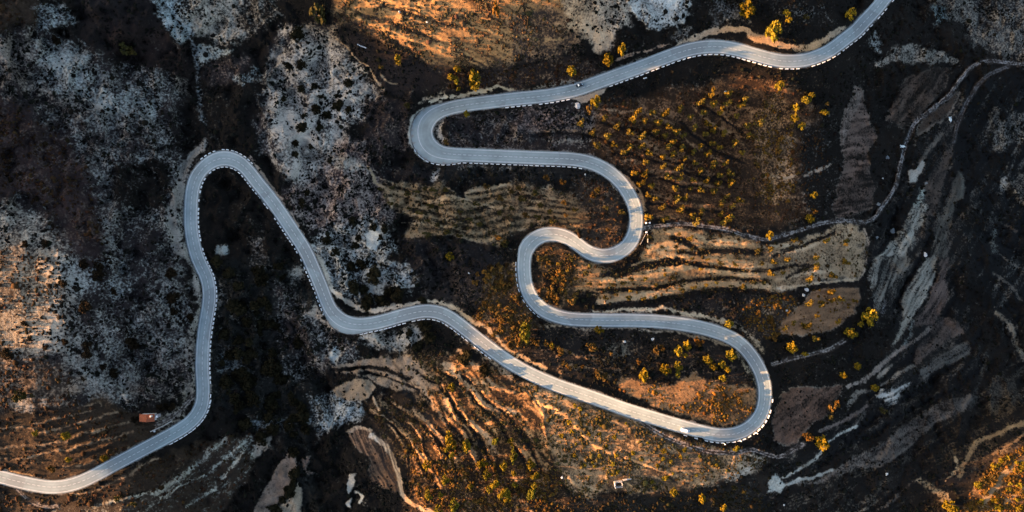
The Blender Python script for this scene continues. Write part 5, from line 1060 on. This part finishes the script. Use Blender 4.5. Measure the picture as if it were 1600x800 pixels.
# ------------------------------------------------------------------ vehicles
rub = mat('tyre_rubber', (.012, .012, .012), .9); steel = mat('wheel_rim', (.4, .4, .42), .4, metal=.8); lampm = mat('lamp_lens', (.7, .7, .66), .2, spec=.6); redl = mat('red_lens', (.35, .02, .015), .3)
def loft(name, secs, m, bev=0):
    """secs: list of (x, halfwidth, z0, z1, topwidth)"""
    bm = bmesh.new(); rings = []
    for x, hw, z0, z1, tw in secs:
        rings.append([bm.verts.new(p) for p in ((x,-hw,z0),(x,-hw*1.0,z0+(z1-z0)*.55),(x,-tw,z1),(x,tw,z1),(x,hw,z0+(z1-z0)*.55),(x,hw,z0))])
    for r0, r1 in zip(rings, rings[1:]):
        for k in range(6): bm.faces.new((r0[k], r0[(k+1) % 6], r1[(k+1) % 6], r1[k]))
    bm.faces.new(rings[0]); bm.faces.new(rings[-1][::-1]); return bm_mesh(name, bm, m, bev)
def wheels(root, xs, hw, r, lift=0):
    for x in xs:
        for s in (-1, 1):
            for nm, rr, wd, m in (('tyre', r, .22, rub), ('rim', r*.62, .24, steel)):
                bm = bmesh.new(); bmesh.ops.create_cone(bm, cap_ends=True, segments=20, radius1=rr, radius2=rr, depth=wd, matrix=Matrix.Rotation(math.pi/2, 4, 'X'))
                me = bm_mesh(nm, bm, m)
                if nm == 'tyre': w = put('wheel', me, root, (x, s*(hw-.12), r))
                else: put('rim', me, w)
def vehicle(name, u, v, label, cat, sc=1., flip=False, yawadd=0):
    n = near(u, v); t = RT[n]; yaw = math.atan2(-t[1], t[0])+(math.pi if flip else 0)
    zz = RZ[n]; p = pxw(np.float64(u), np.float64(v), zz)
    r = bpy.data.objects.new(name, None); COL.objects.link(r); r.location = p; r.rotation_euler = (0, 0, yaw); r.scale = (sc, sc, sc); return tag(r, label, cat)
carp = mat('dark_car_paint', (.012, .02, .026), .35, spec=.5)
car = vehicle('car', 905.3, 133.4, 'dark car driving along the top road past the gravel lay-by', 'car', 1.0)
put('body', loft('body', [(-2.1,.75,.3,.78,.66),(-1.95,.86,.24,.92,.76),(-.9,.89,.22,.96,.8),(1.0,.89,.22,.94,.8),(1.75,.84,.24,.82,.72),(2.1,.7,.32,.7,.6)], carp, .03), car)
put('cabin', loft('cabin', [(-1.75,.72,.9,1.0,.62),(-1.25,.76,.9,1.42,.58),(.2,.76,.9,1.46,.6),(1.05,.7,.9,.97,.62)], glass, .02), car)
put('roof', loft('roof', [(-1.2,.58,1.43,1.48,.5),(.15,.6,1.465,1.51,.52)], carp, .01), car)
put('windscreen', loft('windscreen', [(.3,.56,1.36,1.462,.56),(.98,.62,.93,1.01,.62)], mat('painted_glint', (.5, .58, .62), .12, spec=.8)), car)  # windscreen glint painted as a pale base colour
put('rear_window', loft('rear_window', [(-1.74,.6,.95,1.03,.6),(-1.3,.55,1.34,1.43,.55)], mat('painted_glint', (.62, .68, .7), .2, spec=.8)), car)  # glint on the rear pane, also put into its colour
wheels(car, (-1.3, 1.3), .88, .32)
for s in (-.6, .6):
    bm = bmesh.new(); box(bm, 2.0, 2.13, s-.16, s+.16, .52, .66); put('headlight', bm_mesh('headlight', bm, lampm, .01), car)
    bm = bmesh.new(); box(bm, -2.14, -2.0, s-.14, s+.14, .6, .74); put('tail_light', bm_mesh('tail_light', bm, redl, .01), car)
van = vehicle('van', 1070, 672, 'white van heading east into the lower loop, casting a long shadow', 'van', .9, flip=True)
vp = mat('white_van_paint', (.78, .79, .8), .35, spec=.5)
put('body', loft('body', [(-2.6,.9,.3,2.05,.82),(-2.5,.97,.26,2.25,.88),(1.1,.97,.26,2.25,.88),(1.3,.97,.26,2.15,.84),(1.95,.96,.26,1.25,.82),(2.55,.86,.28,.95,.72)], vp, .03), van)
put('windscreen', loft('windscreen', [(1.28,.78,2.02,2.172,.78),(1.93,.78,1.2,1.295,.78)], glass), van)
for s in (-1, 1):
    bm = bmesh.new(); box(bm, .35, 1.2, s*.94-.03, s*.94+.03, 1.32, 1.85); put('window', bm_mesh('window', bm, glass, .01), van)
    bm = bmesh.new(); box(bm, 2.35, 2.58, s*.62-.15, s*.62+.15, .62, .8); put('headlight', bm_mesh('headlight', bm, lampm, .01), van)
    bm = bmesh.new(); box(bm, 1.25, 1.45, s*1.06-.08, s*1.06+.08, 1.3, 1.55); put('mirror', bm_mesh('mirror', bm, carp, .02), van)
    bm = bmesh.new(); box(bm, -2.66, -2.55, s*.78-.07, s*.78+.07, .8, 1.2); put('tail_light', bm_mesh('tail_light', bm, redl, .01), van)
wheels(van, (-1.6, 1.7), .98, .36)
# ------------------------------------------------------------------ light, sky, camera
wd = bpy.data.worlds.new('World'); scene.world = wd; wd.use_nodes = True; nt = wd.node_tree
sky = nt.nodes.new('ShaderNodeTexSky'); sky.sky_type = 'NISHITA'; sky.sun_disc = False; sky.sun_elevation = SUN_EL; sky.sun_rotation = math.radians(270); sky.altitude = 500; sky.air_density = .8; sky.dust_density = 4; sky.ozone_density = .6
nt.links.new(sky.outputs['Color'], nt.nodes['Background'].inputs['Color']); nt.nodes['Background'].inputs['Strength'].default_value = SKY
sl = bpy.data.lights.new('sun', 'SUN'); sl.energy = SUN; sl.angle = math.radians(.6); sl.color = (1, .54, .24)
so = bpy.data.objects.new('sun', sl); COL.objects.link(so); so.location = (-200, 0, 200); so.rotation_euler = (0, -(math.pi/2-SUN_EL), 0)
cam = bpy.data.cameras.new('camera'); cam.sensor_width = 36; cam.lens = 18*CAMZ/(800*MPP); cam.clip_end = 4000; cam.clip_start = 1
co = bpy.data.objects.new('camera', cam); COL.objects.link(co); co.location = (0, 0, CAMZ); scene.camera = co
scene.view_settings.view_transform = 'Standard'; scene.view_settings.look = 'None'; scene.view_settings.exposure = EXPO; scene.view_settings.gamma = 1
scene.cycles.max_bounces = 4
